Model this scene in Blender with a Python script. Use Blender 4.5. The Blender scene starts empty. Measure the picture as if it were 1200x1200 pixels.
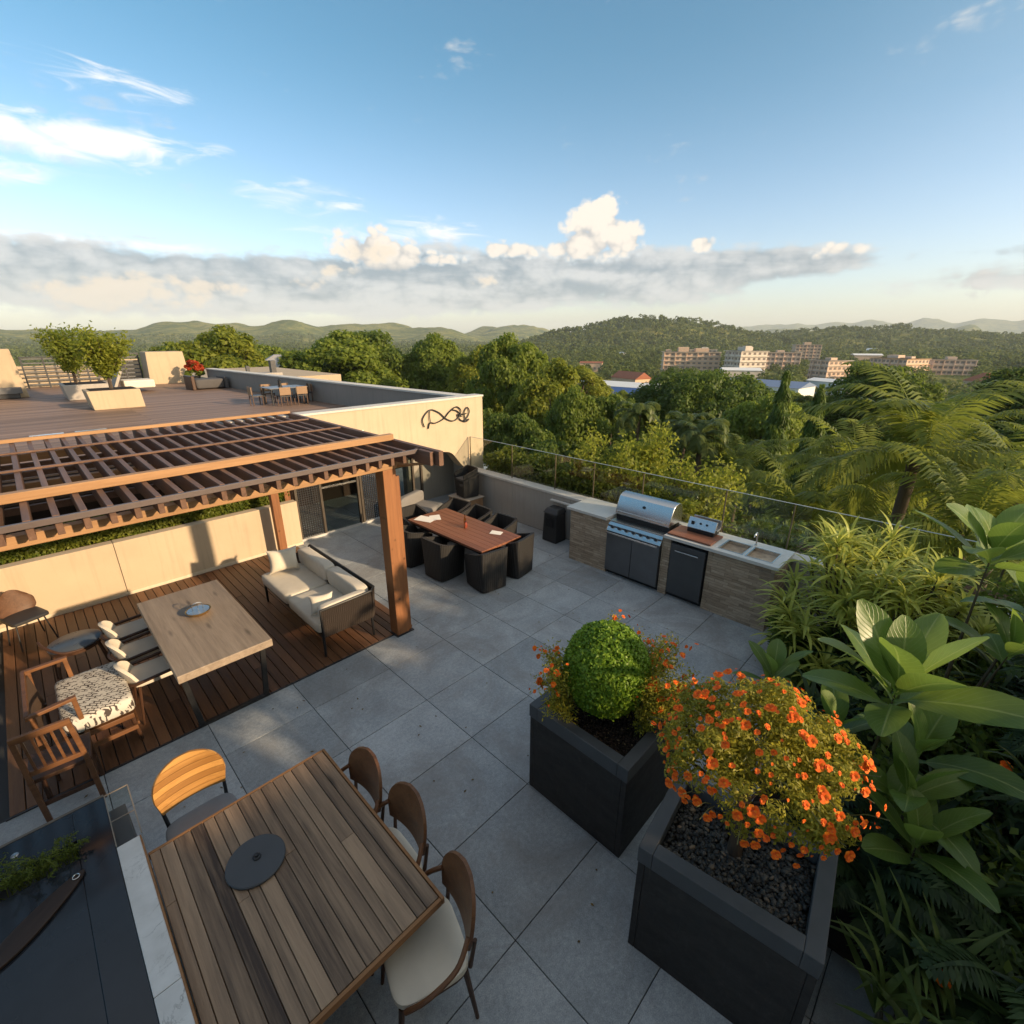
import bpy, bmesh, math, random
import numpy as np
from mathutils import Vector, Matrix
R = math.radians
random.seed(7); rng = np.random.default_rng(7)
sc = bpy.context.scene
COL = sc.collection

# ------------------------------------------------------------------ mesh helpers
class MB:
    def __init__(s): s.v = []; s.f = []; s.k = 0
    def add(s, v, f):
        o = len(s.v); s.k = o
        s.v += [tuple(p) for p in v]; s.f += [tuple(i + o for i in q) for q in f]; return s
    def xf(s, M):
        for i in range(s.k, len(s.v)): s.v[i] = tuple(M @ Vector(s.v[i]))
        return s
    def box(s, x0, x1, y0, y1, z0, z1):
        return s.add([(x0,y0,z0),(x1,y0,z0),(x1,y1,z0),(x0,y1,z0),(x0,y0,z1),(x1,y0,z1),(x1,y1,z1),(x0,y1,z1)],
                     [(0,3,2,1),(4,5,6,7),(0,1,5,4),(1,2,6,5),(2,3,7,6),(3,0,4,7)])
    def bar(s, p0, p1, w, h, up=(0,0,1)):
        p0 = Vector(p0); p1 = Vector(p1); d = (p1-p0).normalized(); u = Vector(up)
        if abs(d.dot(u)) > .95: u = Vector((0,1,0))
        a = d.cross(u).normalized()*(w/2); b = a.cross(d).normalized()*(h/2)
        v = [p0-a-b, p0+a-b, p0+a+b, p0-a+b, p1-a-b, p1+a-b, p1+a+b, p1-a+b]
        return s.add(v, [(0,1,2,3),(7,6,5,4),(0,4,5,1),(1,5,6,2),(2,6,7,3),(3,7,4,0)])
    def tube(s, pts, r, n=8, closed=False):
        pts = [Vector(p) for p in pts]; m = len(pts); v = []; f = []
        ref = Vector((0.13,0.21,1)); pa = None
        for i, p in enumerate(pts):
            if closed: d = pts[(i+1) % m]-pts[i-1]
            else: d = pts[min(i+1,m-1)]-pts[max(i-1,0)]
            d.normalize()
            if pa is None:
                a = d.cross(ref)
                if a.length < 1e-3: a = d.cross(Vector((1,0,0)))
            else: a = pa - d*pa.dot(d)
            a.normalize(); pa = a; b = d.cross(a)
            rr = r[i] if isinstance(r, (list,tuple)) else r
            for k in range(n):
                t = 2*math.pi*k/n; v.append(p + a*(rr*math.cos(t)) + b*(rr*math.sin(t)))
        for i in range(m if closed else m-1):
            j = (i+1) % m
            for k in range(n):
                l = (k+1) % n; f.append((i*n+k, i*n+l, j*n+l, j*n+k))
        if not closed:
            f.append(tuple(range(n-1,-1,-1))); f.append(tuple((m-1)*n+k for k in range(n)))
        return s.add(v, f)
    def lathe(s, prof, n=28, c=(0,0,0), sx=1, sy=1):
        v = []; f = []
        for (r, z) in prof:
            for k in range(n):
                t = 2*math.pi*k/n; v.append((c[0]+r*sx*math.cos(t), c[1]+r*sy*math.sin(t), c[2]+z))
        for i in range(len(prof)-1):
            for k in range(n):
                l = (k+1) % n; f.append((i*n+k, i*n+l, (i+1)*n+l, (i+1)*n+k))
        f.append(tuple(range(n-1,-1,-1))); f.append(tuple((len(prof)-1)*n+k for k in range(n)))
        return s.add(v, f)
    def prism(s, poly, z0, z1):
        n = len(poly)
        v = [(x,y,z0) for x,y in poly] + [(x,y,z1) for x,y in poly]
        f = [tuple(range(n-1,-1,-1)), tuple(range(n,2*n))] + [(i,(i+1)%n,n+(i+1)%n,n+i) for i in range(n)]
        return s.add(v, f)
    def cushion(s, c, sz, e=.28, e2=.22, nu=28, nv=14):
        v = []; f = []
        sg = lambda a, p: math.copysign(abs(a)**p, a)
        for i in range(nv+1):
            ph = -math.pi/2 + math.pi*i/nv
            for k in range(nu):
                t = 2*math.pi*k/nu; cp = sg(math.cos(ph), e)
                v.append((c[0]+sz[0]/2*cp*sg(math.cos(t),e2), c[1]+sz[1]/2*cp*sg(math.sin(t),e2), c[2]+sz[2]/2*sg(math.sin(ph),e)))
        for i in range(nv):
            for k in range(nu):
                l = (k+1) % nu; f.append((i*nu+k, i*nu+l, (i+1)*nu+l, (i+1)*nu+k))
        return s.add(v, f)
    def grid(s, fn, nu, nv, thick=0):
        """fn(i/nu, j/nv) -> point; with thick a closed shell is made along the local normal"""
        P = [[Vector(fn(i/nu, j/nv)) for j in range(nv+1)] for i in range(nu+1)]
        W = nv+1; top = [p for row in P for p in row]
        q = [(i*W+j, (i+1)*W+j, (i+1)*W+j+1, i*W+j+1) for i in range(nu) for j in range(nv)]
        if not thick: return s.add(top, q)
        nr = [Vector() for _ in top]
        for a in q:
            n = (top[a[1]]-top[a[0]]).cross(top[a[2]]-top[a[0]])
            if n.length < 1e-12: n = (top[a[2]]-top[a[0]]).cross(top[a[3]]-top[a[0]])
            for i in a: nr[i] = nr[i]+n
        N = len(top); bot = [p-n.normalized()*thick if n.length > 0 else p for p, n in zip(top, nr)]
        f = list(q) + [tuple(N+i for i in reversed(a)) for a in q]
        rim = [(0,j) for j in range(W)] + [(i,nv) for i in range(1,nu+1)] + [(nu,j) for j in range(nv-1,-1,-1)] + [(i,0) for i in range(nu-1,0,-1)]
        ids = [i*W+j for i, j in rim]
        for a, b in zip(ids, ids[1:]+ids[:1]): f.append((a, b, N+b, N+a))
        return s.add(top+bot, f)
    def build(s, name, mat, parent=None, smooth=False, bevel=0, loc=None, rz=0, seg=2):
        me = bpy.data.meshes.new(name); me.from_pydata(s.v, [], s.f)
        me.materials.append(mat)
        if smooth:
            me.polygons.foreach_set('use_smooth', [True]*len(me.polygons))
            me.set_sharp_from_angle(angle=R(42 if smooth is True else smooth))
        o = bpy.data.objects.new(name, me); COL.objects.link(o)
        if parent: o.parent = parent
        if loc is not None: o.location = loc
        o.rotation_euler.z = rz
        if bevel:
            b = o.modifiers.new('bevel', 'BEVEL'); b.width = bevel; b.segments = seg; b.limit_method = 'ANGLE'; b.angle_limit = R(40)
            b.use_clamp_overlap = True
        return o

def npmesh(name, V, F, mat, parent=None, uv=None, smooth=False):
    """V (n,3) array, F (m,4) array of quads"""
    V = np.ascontiguousarray(V, dtype=np.float32); F = np.ascontiguousarray(F, dtype=np.int32)
    k = F.shape[1]; me = bpy.data.meshes.new(name)
    me.vertices.add(len(V)); me.vertices.foreach_set('co', V.ravel())
    me.loops.add(F.size); me.loops.foreach_set('vertex_index', F.ravel())
    me.polygons.add(len(F)); me.polygons.foreach_set('loop_start', np.arange(0, F.size, k, dtype=np.int32))
    if uv is not None:
        l = me.uv_layers.new(name='UVMap'); l.data.foreach_set('uv', np.ascontiguousarray(uv[F.ravel()], dtype=np.float32).ravel())
    me.update(calc_edges=True)
    if smooth: me.polygons.foreach_set('use_smooth', np.ones(len(F), dtype=bool))
    me.materials.append(mat)
    o = bpy.data.objects.new(name, me); COL.objects.link(o)
    if parent: o.parent = parent
    return o

def tag(o, label=None, cat=None, group=None, kind=None):
    if label: o['label'] = label
    if cat: o['category'] = cat
    if group: o['group'] = group
    if kind: o['kind'] = kind
    return o
def thing(name, label, cat, loc=(0,0,0), rz=0, group=None):
    o = bpy.data.objects.new(name, None); COL.objects.link(o)
    o.empty_display_size = .1; o.location = loc; o.rotation_euler.z = rz
    return tag(o, label, cat, group)
KIDS = {}
def dup(root, loc, rz=None, label=None, group=None, scale=None):
    kids = lambda o: [c for c in o.children]
    def cp(o, par):
        c = o.copy(); COL.objects.link(c)
        if par: c.parent = par
        for ch in kids(o): cp(ch, c)
        return c
    r = cp(root, None); r.location = loc
    if rz is not None: r.rotation_euler.z = rz
    if scale is not None: r.scale = scale if isinstance(scale, (tuple, list)) else (scale,)*3
    if label: r['label'] = label
    if group: r['group'] = group
    return r
def structure(o, label=None):
    o['kind'] = 'structure'
    if label: o['label'] = label
    return o

# ------------------------------------------------------------------ material helpers
class NT:
    def __init__(s, name):
        s.m = bpy.data.materials.new(name); s.m.use_nodes = True; s.t = s.m.node_tree; s.t.nodes.clear()
        s.out = s.n('ShaderNodeOutputMaterial')
    def n(s, typ, **kw):
        o = s.t.nodes.new(typ)
        for k, v in kw.items(): setattr(o, k, v)
        return o
    def l(s, a, b): s.t.links.new(a, b)
    def set(s, sock, v):
        if isinstance(v, bpy.types.NodeSocket): s.l(v, sock)
        elif v is not None:
            if hasattr(sock, 'default_value') and hasattr(sock.default_value, '__len__') and not hasattr(v, '__len__'): v = (v,)*len(sock.default_value)
            if hasattr(v, '__len__') and len(v) == 3 and len(sock.default_value) == 4: v = tuple(v)+(1,)
            sock.default_value = v
    def math(s, op, a, b=None, c=None, clamp=False):
        o = s.n('ShaderNodeMath', operation=op); o.use_clamp = clamp
        for i, x in enumerate((a, b, c)): s.set(o.inputs[i], x)
        return o.outputs[0]
    def coord(s, kind='Object'): return s.n('ShaderNodeTexCoord').outputs[kind]
    def pos(s): return s.n('ShaderNodeNewGeometry').outputs['Position']
    def island(s): return s.n('ShaderNodeNewGeometry').outputs['Random Per Island']
    def objrand(s): return s.n('ShaderNodeObjectInfo').outputs['Random']
    def mapping(s, vec, scale=(1,1,1), rot=(0,0,0), loc=(0,0,0)):
        o = s.n('ShaderNodeMapping'); s.l(vec, o.inputs[0]); s.set(o.inputs[1], loc); o.inputs[2].default_value = rot; o.inputs[3].default_value = scale
        return o.outputs[0]
    def noise(s, vec, scale, detail=4, rough=.55, dist=0, col=False):
        o = s.n('ShaderNodeTexNoise'); s.l(vec, o.inputs['Vector'])
        o.inputs['Scale'].default_value = scale; o.inputs['Detail'].default_value = detail
        o.inputs['Roughness'].default_value = rough; o.inputs['Distortion'].default_value = dist
        return o.outputs['Color' if col else 'Fac']
    def ramp(s, fac, stops, interp='LINEAR'):
        o = s.n('ShaderNodeValToRGB'); cr = o.color_ramp; cr.interpolation = interp
        while len(cr.elements) < len(stops): cr.elements.new(.5)
        for e, (p, c) in zip(cr.elements, stops):
            e.position = p; e.color = (c,c,c,1) if not hasattr(c, '__len__') else tuple(c)+(1,)
        s.l(fac, o.inputs[0]); return o.outputs[0]
    def mix(s, fac, a, b, mode='MIX'):
        o = s.n('ShaderNodeMix', data_type='RGBA', blend_type=mode)
        s.set(o.inputs[0], fac); s.set(o.inputs[6], a); s.set(o.inputs[7], b); return o.outputs[2]
    def bump(s, h, strength=.3, dist=.01):
        o = s.n('ShaderNodeBump'); s.l(h, o.inputs['Height']); o.inputs['Strength'].default_value = strength; o.inputs['Distance'].default_value = dist
        return o.outputs[0]
    def pbsdf(s, col, rough=.6, metal=0, spec=.5, normal=None, **kw):
        o = s.n('ShaderNodeBsdfPrincipled')
        s.set(o.inputs['Base Color'], col); s.set(o.inputs['Roughness'], rough); s.set(o.inputs['Metallic'], metal)
        s.set(o.inputs['Specular IOR Level'], spec)
        if normal is not None: s.l(normal, o.inputs['Normal'])
        for k, v in kw.items(): s.set(o.inputs[k], v)
        return o.outputs[0]
    def done(s, sh): s.l(sh, s.out.inputs[0]); return s.m

def m_plain(name, col, rough=.6, metal=0, spec=.5, var=.12, nscale=6, bump=0, bscale=80):
    t = NT(name); c = t.coord()
    n = t.noise(c, nscale, 5, .6)
    k = t.ramp(n, [(.25, tuple(x*(1-var) for x in col)), (.75, tuple(min(1, x*(1+var)) for x in col))])
    nr = t.bump(t.noise(c, bscale, 3), bump, .004) if bump else None
    rr = t.math('MULTIPLY_ADD', n, .2, rough-.1)
    return t.done(t.pbsdf(k, rr, metal, spec, nr))

def m_wood(name, dark, light, axis='Y', scale=1., rough=.55, islandvar=.5, grain=1., knots=False, bump=.25):
    t = NT(name); c = t.coord(); isl = t.island()
    off = t.n('ShaderNodeCombineXYZ'); r1 = t.math('MULTIPLY', isl, 37.); r2 = t.math('MULTIPLY', isl, 91.)
    for i, a in enumerate((r1, r2, r1)): t.l(a, off.inputs[i])
    add = t.n('ShaderNodeVectorMath', operation='ADD'); t.l(c, add.inputs[0]); t.l(off.outputs[0], add.inputs[1])
    st = {'X': (.06,1,1), 'Y': (1,.06,1), 'Z': (1,1,.06)}[axis]
    v = t.mapping(add.outputs[0], tuple(a*scale for a in st))
    n1 = t.noise(v, 26*grain, 6, .62, .6); n2 = t.noise(v, 5*grain, 4, .6, 1.6); n3 = t.noise(v, 110*grain, 3, .6)
    s = t.math('ADD', t.math('MULTIPLY', n1, .5), t.math('MULTIPLY', n2, .5))
    s = t.math('ADD', s, t.math('MULTIPLY_ADD', isl, islandvar*.55, -islandvar*.275))
    s = t.math('ADD', s, t.math('MULTIPLY_ADD', n3, .22, -.11))
    mid = tuple((a+b)/2 for a, b in zip(dark, light))
    col = t.ramp(s, [(.28, dark), (.5, mid), (.72, light)])
    if knots:
        w = t.n('ShaderNodeTexVoronoi'); t.l(t.mapping(add.outputs[0], (5,1.1,5)), w.inputs['Vector']); w.inputs['Scale'].default_value = 1.3
        kn = t.ramp(w.outputs['Distance'], [(.03, 1), (.16, 0)])
        col = t.mix(t.math('MULTIPLY', kn, .75), col, tuple(x*.28 for x in dark))
    nr = t.bump(t.math('ADD', n1, n3), bump, .004)
    return t.done(t.pbsdf(col, t.math('MULTIPLY_ADD', n1, .25, rough-.12), 0, .35, nr))

def m_leaf(name, dark, light, trans=.35, rough=.5, tint=None, clump=.6, hue=None):
    """leaf colour varies from leaf to leaf and from clump to clump (pigment only)"""
    t = NT(name); isl = t.island(); c = t.coord()
    n = t.noise(c, clump, 3, .6)
    s = t.math('ADD', t.math('MULTIPLY', isl, .55), t.math('MULTIPLY_ADD', n, 1.1, -.33))
    s = t.math('ADD', s, t.math('MULTIPLY_ADD', t.objrand(), .3, -.15))
    st = [(.1, dark), (.85, light)]
    if hue: st = [(.1, dark), (.7, light), (.97, hue)]
    col = t.ramp(s, st)
    p = t.pbsdf(col, rough, 0, .25)
    tr = t.n('ShaderNodeBsdfTranslucent'); t.l(t.mix(.6, col, tuple(min(1, x*1.8) for x in light)), tr.inputs[0])
    mx = t.n('ShaderNodeMixShader'); mx.inputs[0].default_value = trans; t.l(p, mx.inputs[1]); t.l(tr.outputs[0], mx.inputs[2])
    return t.done(mx.outputs[0])

def m_bigleaf(name, dark, light, vein):
    t = NT(name); uv = t.n('ShaderNodeUVMap').outputs[0]; sp = t.n('ShaderNodeSeparateXYZ'); t.l(uv, sp.inputs[0])
    u = t.math('ABSOLUTE', t.math('SUBTRACT', sp.outputs[0], .5)); v = sp.outputs[1]
    mid = t.ramp(u, [(.012, 1), (.035, 0)])
    ph = t.math('FRACT', t.math('MULTIPLY', t.math('SUBTRACT', v, t.math('MULTIPLY', u, .55)), 13.))
    side = t.ramp(t.math('ABSOLUTE', t.math('SUBTRACT', ph, .5)), [(.02, 1), (.12, 0)])
    n = t.noise(t.coord(), 7, 4); s = t.math('ADD', t.math('MULTIPLY', t.island(), .5), t.math('MULTIPLY', n, .6))
    col = t.ramp(s, [(.2, dark), (.85, light)])
    vm = t.math('ADD', t.math('MULTIPLY', mid, .75), t.math('MULTIPLY', side, .16))
    col = t.mix(t.math('MINIMUM', vm, 1), col, vein)
    sp2 = t.noise(t.coord(), 38, 4, .6); col = t.mix(t.ramp(sp2, [(.66,0),(.74,.7)]), col, (.12,.075,.025)); col = t.mix(t.ramp(t.noise(t.coord(), 5, 5, .7), [(.55,0),(.75,.5)]), col, tuple(x*1.5 for x in light))
    nr = t.bump(t.math('SUBTRACT', 1., t.math('ADD', mid, t.math('MULTIPLY', side, .6))), .35, .006)
    p = t.pbsdf(col, .38, 0, .45, nr)
    tr = t.n('ShaderNodeBsdfTranslucent'); t.l(t.mix(.5, col, tuple(min(1, x*2.0) for x in light)), tr.inputs[0])
    mx = t.n('ShaderNodeMixShader'); mx.inputs[0].default_value = .40; t.l(p, mx.inputs[1]); t.l(tr.outputs[0], mx.inputs[2])
    return t.done(mx.outputs[0])

def m_glass(name, tint=(.9,.95,.93), refl=1., rough=.02, gcol=(1,1,1)):
    t = NT(name); tb = t.n('ShaderNodeBsdfTransparent'); t.set(tb.inputs[0], tint)
    gl = t.n('ShaderNodeBsdfGlossy'); gl.inputs['Roughness'].default_value = rough; t.set(gl.inputs[0], gcol)
    g = t.n('ShaderNodeNewGeometry'); d = t.n('ShaderNodeVectorMath', operation='DOT_PRODUCT'); t.l(g.outputs['Normal'], d.inputs[0]); t.l(g.outputs['Incoming'], d.inputs[1])
    k = t.math('POWER', t.math('SUBTRACT', 1., t.math('ABSOLUTE', d.outputs['Value'])), 5.); fr = t.math('MULTIPLY_ADD', k, .9, .035)
    mx = t.n('ShaderNodeMixShader'); t.l(t.math('MULTIPLY', fr, refl), mx.inputs[0]); t.l(tb.outputs[0], mx.inputs[1]); t.l(gl.outputs[0], mx.inputs[2])
    return t.done(mx.outputs[0])

def m_stone_tile(name):
    t = NT(name); c = t.pos(); isl = t.island()
    n1 = t.noise(c, 2.2, 6, .7, .4); n2 = t.noise(c, 34, 5, .75); n3 = t.noise(c, 140, 3, .7)
    s = t.math('ADD', t.math('MULTIPLY', n1, .45), t.math('MULTIPLY', n2, .5))
    s = t.math('ADD', s, t.math('MULTIPLY_ADD', isl, .13, -.05))
    s = t.math('ADD', s, t.math('MULTIPLY_ADD', n3, .6, -.3))
    col = t.ramp(s, [(.22, (.135,.15,.163)), (.5, (.30,.323,.338)), (.78, (.53,.55,.56))])
    v = t.n('ShaderNodeTexVoronoi'); t.l(c, v.inputs['Vector']); v.inputs['Scale'].default_value = 2.1
    st = t.ramp(t.noise(c, 1.1, 6, .72, .8), [(.46, 0), (.62, .55)])
    col = t.mix(st, col, (.20,.19,.18))
    nr = t.bump(t.math('ADD', n2, n3), .35, .003)
    return t.done(t.pbsdf(col, t.math('MULTIPLY_ADD', n1, .3, .42), 0, .4, nr))

def m_wicker(name, col, scale=60):
    t = NT(name); c = t.coord()
    w1 = t.n('ShaderNodeTexWave', wave_type='BANDS', bands_direction='Z'); t.l(c, w1.inputs[0]); w1.inputs['Scale'].default_value = scale*.35
    w2 = t.n('ShaderNodeTexWave', wave_type='BANDS', bands_direction='DIAGONAL'); t.l(t.mapping(c, (1,1,0)), w2.inputs[0]); w2.inputs['Scale'].default_value = scale*.3
    h = t.math('MULTIPLY', w1.outputs['Fac'], w2.outputs['Fac'])
    k = t.ramp(h, [(0, tuple(x*.45 for x in col)), (.6, col)])
    return t.done(t.pbsdf(k, .55, 0, .4, t.bump(h, .8, .008)))

def m_fabric(name, col, var=.08, pattern=None):
    t = NT(name); c = t.coord(); n = t.noise(c, 9, 4); w = t.noise(c, 420, 2)
    k = t.ramp(n, [(.3, tuple(x*(1-var) for x in col)), (.7, col)])
    if pattern:
        q = t.noise(c, 7, 2, .5, 0)
        v = t.mapping(c, (1,1,1), (0,0,.5)); 
        dn = t.n('ShaderNodeVectorMath', operation='ADD'); t.l(v, dn.inputs[0])
        sc_ = t.n('ShaderNodeVectorMath', operation='SCALE'); t.l(t.noise(c, 6, 2, .5, 0, True), sc_.inputs[0]); sc_.inputs['Scale'].default_value = .1
        t.l(sc_.outputs[0], dn.inputs[1])
        b1 = t.n('ShaderNodeTexBrick'); t.l(dn.outputs[0], b1.inputs['Vector']); b1.inputs['Scale'].default_value = 9
        b1.inputs['Mortar Size'].default_value = .045; b1.inputs['Color1'].default_value = (0,0,0,1); b1.inputs['Color2'].default_value = (0,0,0,1); b1.inputs['Mortar'].default_value = (1,1,1,1)
        dash = t.ramp(t.noise(c, 16, 2), [(.44, 0), (.5, 1)])
        k = t.mix(t.math('MULTIPLY', b1.outputs['Color'], dash), k, pattern)
    return t.done(t.pbsdf(k, .85, 0, .2, t.bump(t.math('ADD', w, n), .25, .004)))

def m_ledgestone(name):
    t = NT(name); c = t.pos(); sp = t.n('ShaderNodeSeparateXYZ'); t.l(c, sp.inputs[0])
    cb = t.n('ShaderNodeCombineXYZ'); t.l(t.math('ADD', sp.outputs[0], sp.outputs[1]), cb.inputs[0]); t.l(t.math('ADD', sp.outputs[2], t.math('MULTIPLY', t.noise(c, 5, 2), .012)), cb.inputs[1])
    b = t.n('ShaderNodeTexBrick'); t.l(cb.outputs[0], b.inputs['Vector']); b.offset_frequency = 2; b.offset = .37; b.squash_frequency = 3; b.squash = .6
    b.inputs['Scale'].default_value = 1; b.inputs['Brick Width'].default_value = .3; b.inputs['Row Height'].default_value = .04
    b.inputs['Mortar Size'].default_value = .0016; b.inputs['Bias'].default_value = 0
    b.inputs['Color1'].default_value = (0,0,0,1); b.inputs['Color2'].default_value = (1,1,1,1); b.inputs['Mortar'].default_value = (.1,.1,.1,1)
    st = t.mapping(c, (3,3,26)); n = t.noise(st, 3, 5, .65)
    s = t.math('ADD', t.math('MULTIPLY', b.outputs['Color'], .28), t.math('MULTIPLY', n, .78))
    col = t.ramp(s, [(.2, (.19,.135,.09)), (.5, (.37,.275,.19)), (.85, (.60,.47,.34))])
    col = t.mix(t.math('MULTIPLY', b.outputs['Fac'], .7), col, (.07,.055,.042))
    h = t.math('SUBTRACT', s, t.math('MULTIPLY', b.outputs['Fac'], 1.2))
    return t.done(t.pbsdf(col, .8, 0, .3, t.bump(h, .9, .02)))

def m_stucco(name, col, var=.06):
    t = NT(name); c = t.pos(); n = t.noise(c, 1.3, 5, .6); f = t.noise(c, 130, 3)
    k = t.ramp(n, [(.3, tuple(x*(1-var*2) for x in col)), (.7, col)])
    sp = t.n('ShaderNodeSeparateXYZ'); t.l(c, sp.inputs[0])
    streak = t.ramp(t.noise(t.mapping(c, (5,5,.35)), 3, 4), [(.50, 0), (.72, .34)])
    k = t.mix(streak, k, tuple(x*.62 for x in col))
    return t.done(t.pbsdf(k, .85, 0, .25, t.bump(f, .3, .003)))

def m_marble(name):
    t = NT(name); c = t.coord(); n = t.noise(c, 4, 6, .65, 1.2)
    v = t.ramp(t.math('ABSOLUTE', t.math('SUBTRACT', n, .5)), [(.0, 1), (.016, .0)])
    gate = t.ramp(t.noise(c, 3.2, 2), [(.5, 0), (.62, .7)])
    k = t.mix(t.math('MULTIPLY', v, gate), t.ramp(t.noise(c, 9, 5), [(.3, (.5,.48,.45)), (.7, (.62,.6,.57))]), (.16,.15,.14))
    return t.done(t.pbsdf(k, .3, 0, .5))

def m_planter(name):
    t = NT(name); c = t.coord(); n = t.noise(t.mapping(c,(1,1,3)), 3.5, 6, .7, .5); d = t.noise(c, 14, 6, .75); f = t.noise(t.mapping(c,(9,9,.8)), 4, 5, .7)
    col = t.ramp(n, [(.25,(.013,.0115,.011)),(.75,(.040,.034,.030))])
    col = t.mix(t.ramp(d, [(.56,0),(.72,.5)]), col, (.085,.075,.066)); col = t.mix(t.ramp(f, [(.58,0),(.75,.35)]), col, (.075,.068,.06))
    return t.done(t.pbsdf(col, t.math('MULTIPLY_ADD', d, .4, .38), 0, .4, t.bump(t.math('ADD', n, d), .35, .006)))
HAZE, EXPO = 1.1e-4, 0.87
# ------------------------------------------------------------------ materials
TILE = m_stone_tile('slate_tile'); GROUT = m_plain('grout', (.035,.036,.038), .9)
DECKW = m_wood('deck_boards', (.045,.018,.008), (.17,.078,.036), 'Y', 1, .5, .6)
TEAK = m_wood('weathered_teak', (.045,.027,.018), (.34,.225,.14), 'Y', 1.0, .55, .55, .8, True, .6)
OAKTOP = m_wood('bleached_oak', (.21,.16,.115), (.42,.335,.255), 'Y', 1., .5, .35, .9, True)
REDTOP = m_wood('red_brown_slats', (.14,.05,.026), (.27,.105,.055), 'Y', 1., .5, .35)
EDGEW = m_wood('oiled_edge', (.17,.075,.025), (.36,.17,.065), 'X', 1., .5, .3)
BEAMX = m_wood('pergola_beam', (.25,.135,.06), (.46,.265,.13), 'X', .8, .6, .35)
POSTW = m_wood('pergola_post', (.15,.058,.022), (.36,.155,.06), 'Z', .9, .6, .35, .8, True)
RAFT = m_wood('pergola_rafter', (.085,.044,.029), (.21,.118,.078), 'Y', .8, .6, .6)
CHAIRW = m_wood('walnut_shell', (.085,.034,.015), (.21,.095,.042), 'Y', 1.6, .42, .3)
CHAIRO = m_wood('honey_slats', (.27,.125,.033), (.50,.26,.075), 'X', 1.2, .45, .9, 1.2)
LEGW = m_wood('dark_leg', (.03,.014,.008), (.09,.042,.022), 'Z', 1.5, .45, .3)
ARMW = m_wood('warm_frame', (.085,.036,.015), (.22,.10,.042), 'X', 1.2, .45, .3)
BLACKM = m_plain('black_metal', (.018,.018,.019), .45, .3, .5, .2)
DARKM = m_plain('dark_grey_metal', (.045,.046,.05), .4, .6, .5, .15)
STEEL = m_plain('brushed_steel', (.62,.61,.59), .24, 1, .5, .03, 2)
STEELD = m_plain('grey_steel_door', (.155,.16,.168), .35, .75, .5, .08)
GUNM = m_plain('gunmetal_door', (.085,.088,.092), .38, .6, .5, .08)
CREAM = m_fabric('cream_canvas', (.66,.60,.50)); CREAM2 = m_fabric('cream_pad', (.62,.56,.47))
PATT = m_fabric('printed_canvas', (.60,.56,.49), .06, (.07,.055,.05))
WICK = m_wicker('black_wicker', (.026,.024,.023)); ROPE = m_wicker('brown_rope', (.07,.05,.038), 90)
LEDGE = m_ledgestone('ledgestone'); QUARTZ = m_plain('pale_counter', (.56,.54,.50), .35, 0, .5, .07, 14)
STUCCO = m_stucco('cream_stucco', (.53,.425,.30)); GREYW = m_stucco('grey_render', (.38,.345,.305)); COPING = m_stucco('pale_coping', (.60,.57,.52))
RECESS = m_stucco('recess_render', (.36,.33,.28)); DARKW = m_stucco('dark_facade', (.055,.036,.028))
GLASS = m_glass('clear_glass', (.93,.955,.94)); DGLASS = m_glass('door_glass', (.62,.66,.64), 1.2)
PLANT = m_planter('charcoal_planter'); PRIM = m_plain('planter_rim', (.062,.064,.068), .5, 0, .4, .15, 8, .15)
MARBLE = m_marble('veined_marble'); DISC = m_plain('slate_disc', (.05,.053,.058), .5, 0, .45, .1)
PAPER = m_plain('paper', (.78,.74,.66), .8, 0, .2, .03); BROWNB = m_wood('board', (.16,.062,.034), (.27,.115,.065), 'Y', 1.2, .5)
SOIL = m_plain('potting_soil', (.022,.016,.012), .95, 0, .2, .4, 30, .5, 60)
TERRA = m_plain('amber_glass', (.20,.045,.02), .15, 0, .5, .1); WHITEP = m_plain('white_ceramic', (.74,.72,.68), .3, 0, .5, .03)
GOLDP = m_plain('brass_bowl', (.45,.27,.09), .3, .8, .5, .1); SILVER = m_plain('silver_panel', (.62,.61,.60), .3, .9, .5, .04)
def m_bartop():
    t = NT('smoked_bar_glass'); n = t.noise(t.coord(), 2.5, 3)
    return t.done(t.pbsdf(t.ramp(n, [(.3, (.012,.014,.017)), (.7, (.02,.023,.028))]), t.math('MULTIPLY_ADD', n, .12, .06), 0, .5))
BARTOP = m_bartop(); BLUEGREY = m_plain('sky_blue_top', (.07,.085,.105), .3, 0, .5, .06)  # stool top: blue of the reflected sky is put into its colour

# ------------------------------------------------------------------ terrace floor, deck and walls
xs = [-6.2,-5.4,-4.57,-3.73,-2.9,-2.07,-1.24,-.24,.57,1.4,2.29,3.09,3.9,4.6,5.285,6.0,6.72]
ys = [-6.6,-5.9,-5.17,-4.45,-3.72,-3.0,-2.27,-1.55,-.83,-.1,.62,1.345,2.065,2.79,3.51,4.235,4.78,5.68,6.4,7.12,7.85,8.47,9.2,9.95]
b = MB(); g = .0028
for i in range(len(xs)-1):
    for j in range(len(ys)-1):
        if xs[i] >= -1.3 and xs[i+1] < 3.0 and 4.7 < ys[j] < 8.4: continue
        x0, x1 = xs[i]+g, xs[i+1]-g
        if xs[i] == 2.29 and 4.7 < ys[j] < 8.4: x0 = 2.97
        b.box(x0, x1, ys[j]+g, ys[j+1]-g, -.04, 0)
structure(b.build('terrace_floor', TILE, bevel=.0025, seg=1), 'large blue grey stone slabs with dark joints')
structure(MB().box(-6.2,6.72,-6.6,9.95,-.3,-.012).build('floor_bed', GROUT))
b = MB(); x = -.83
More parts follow.
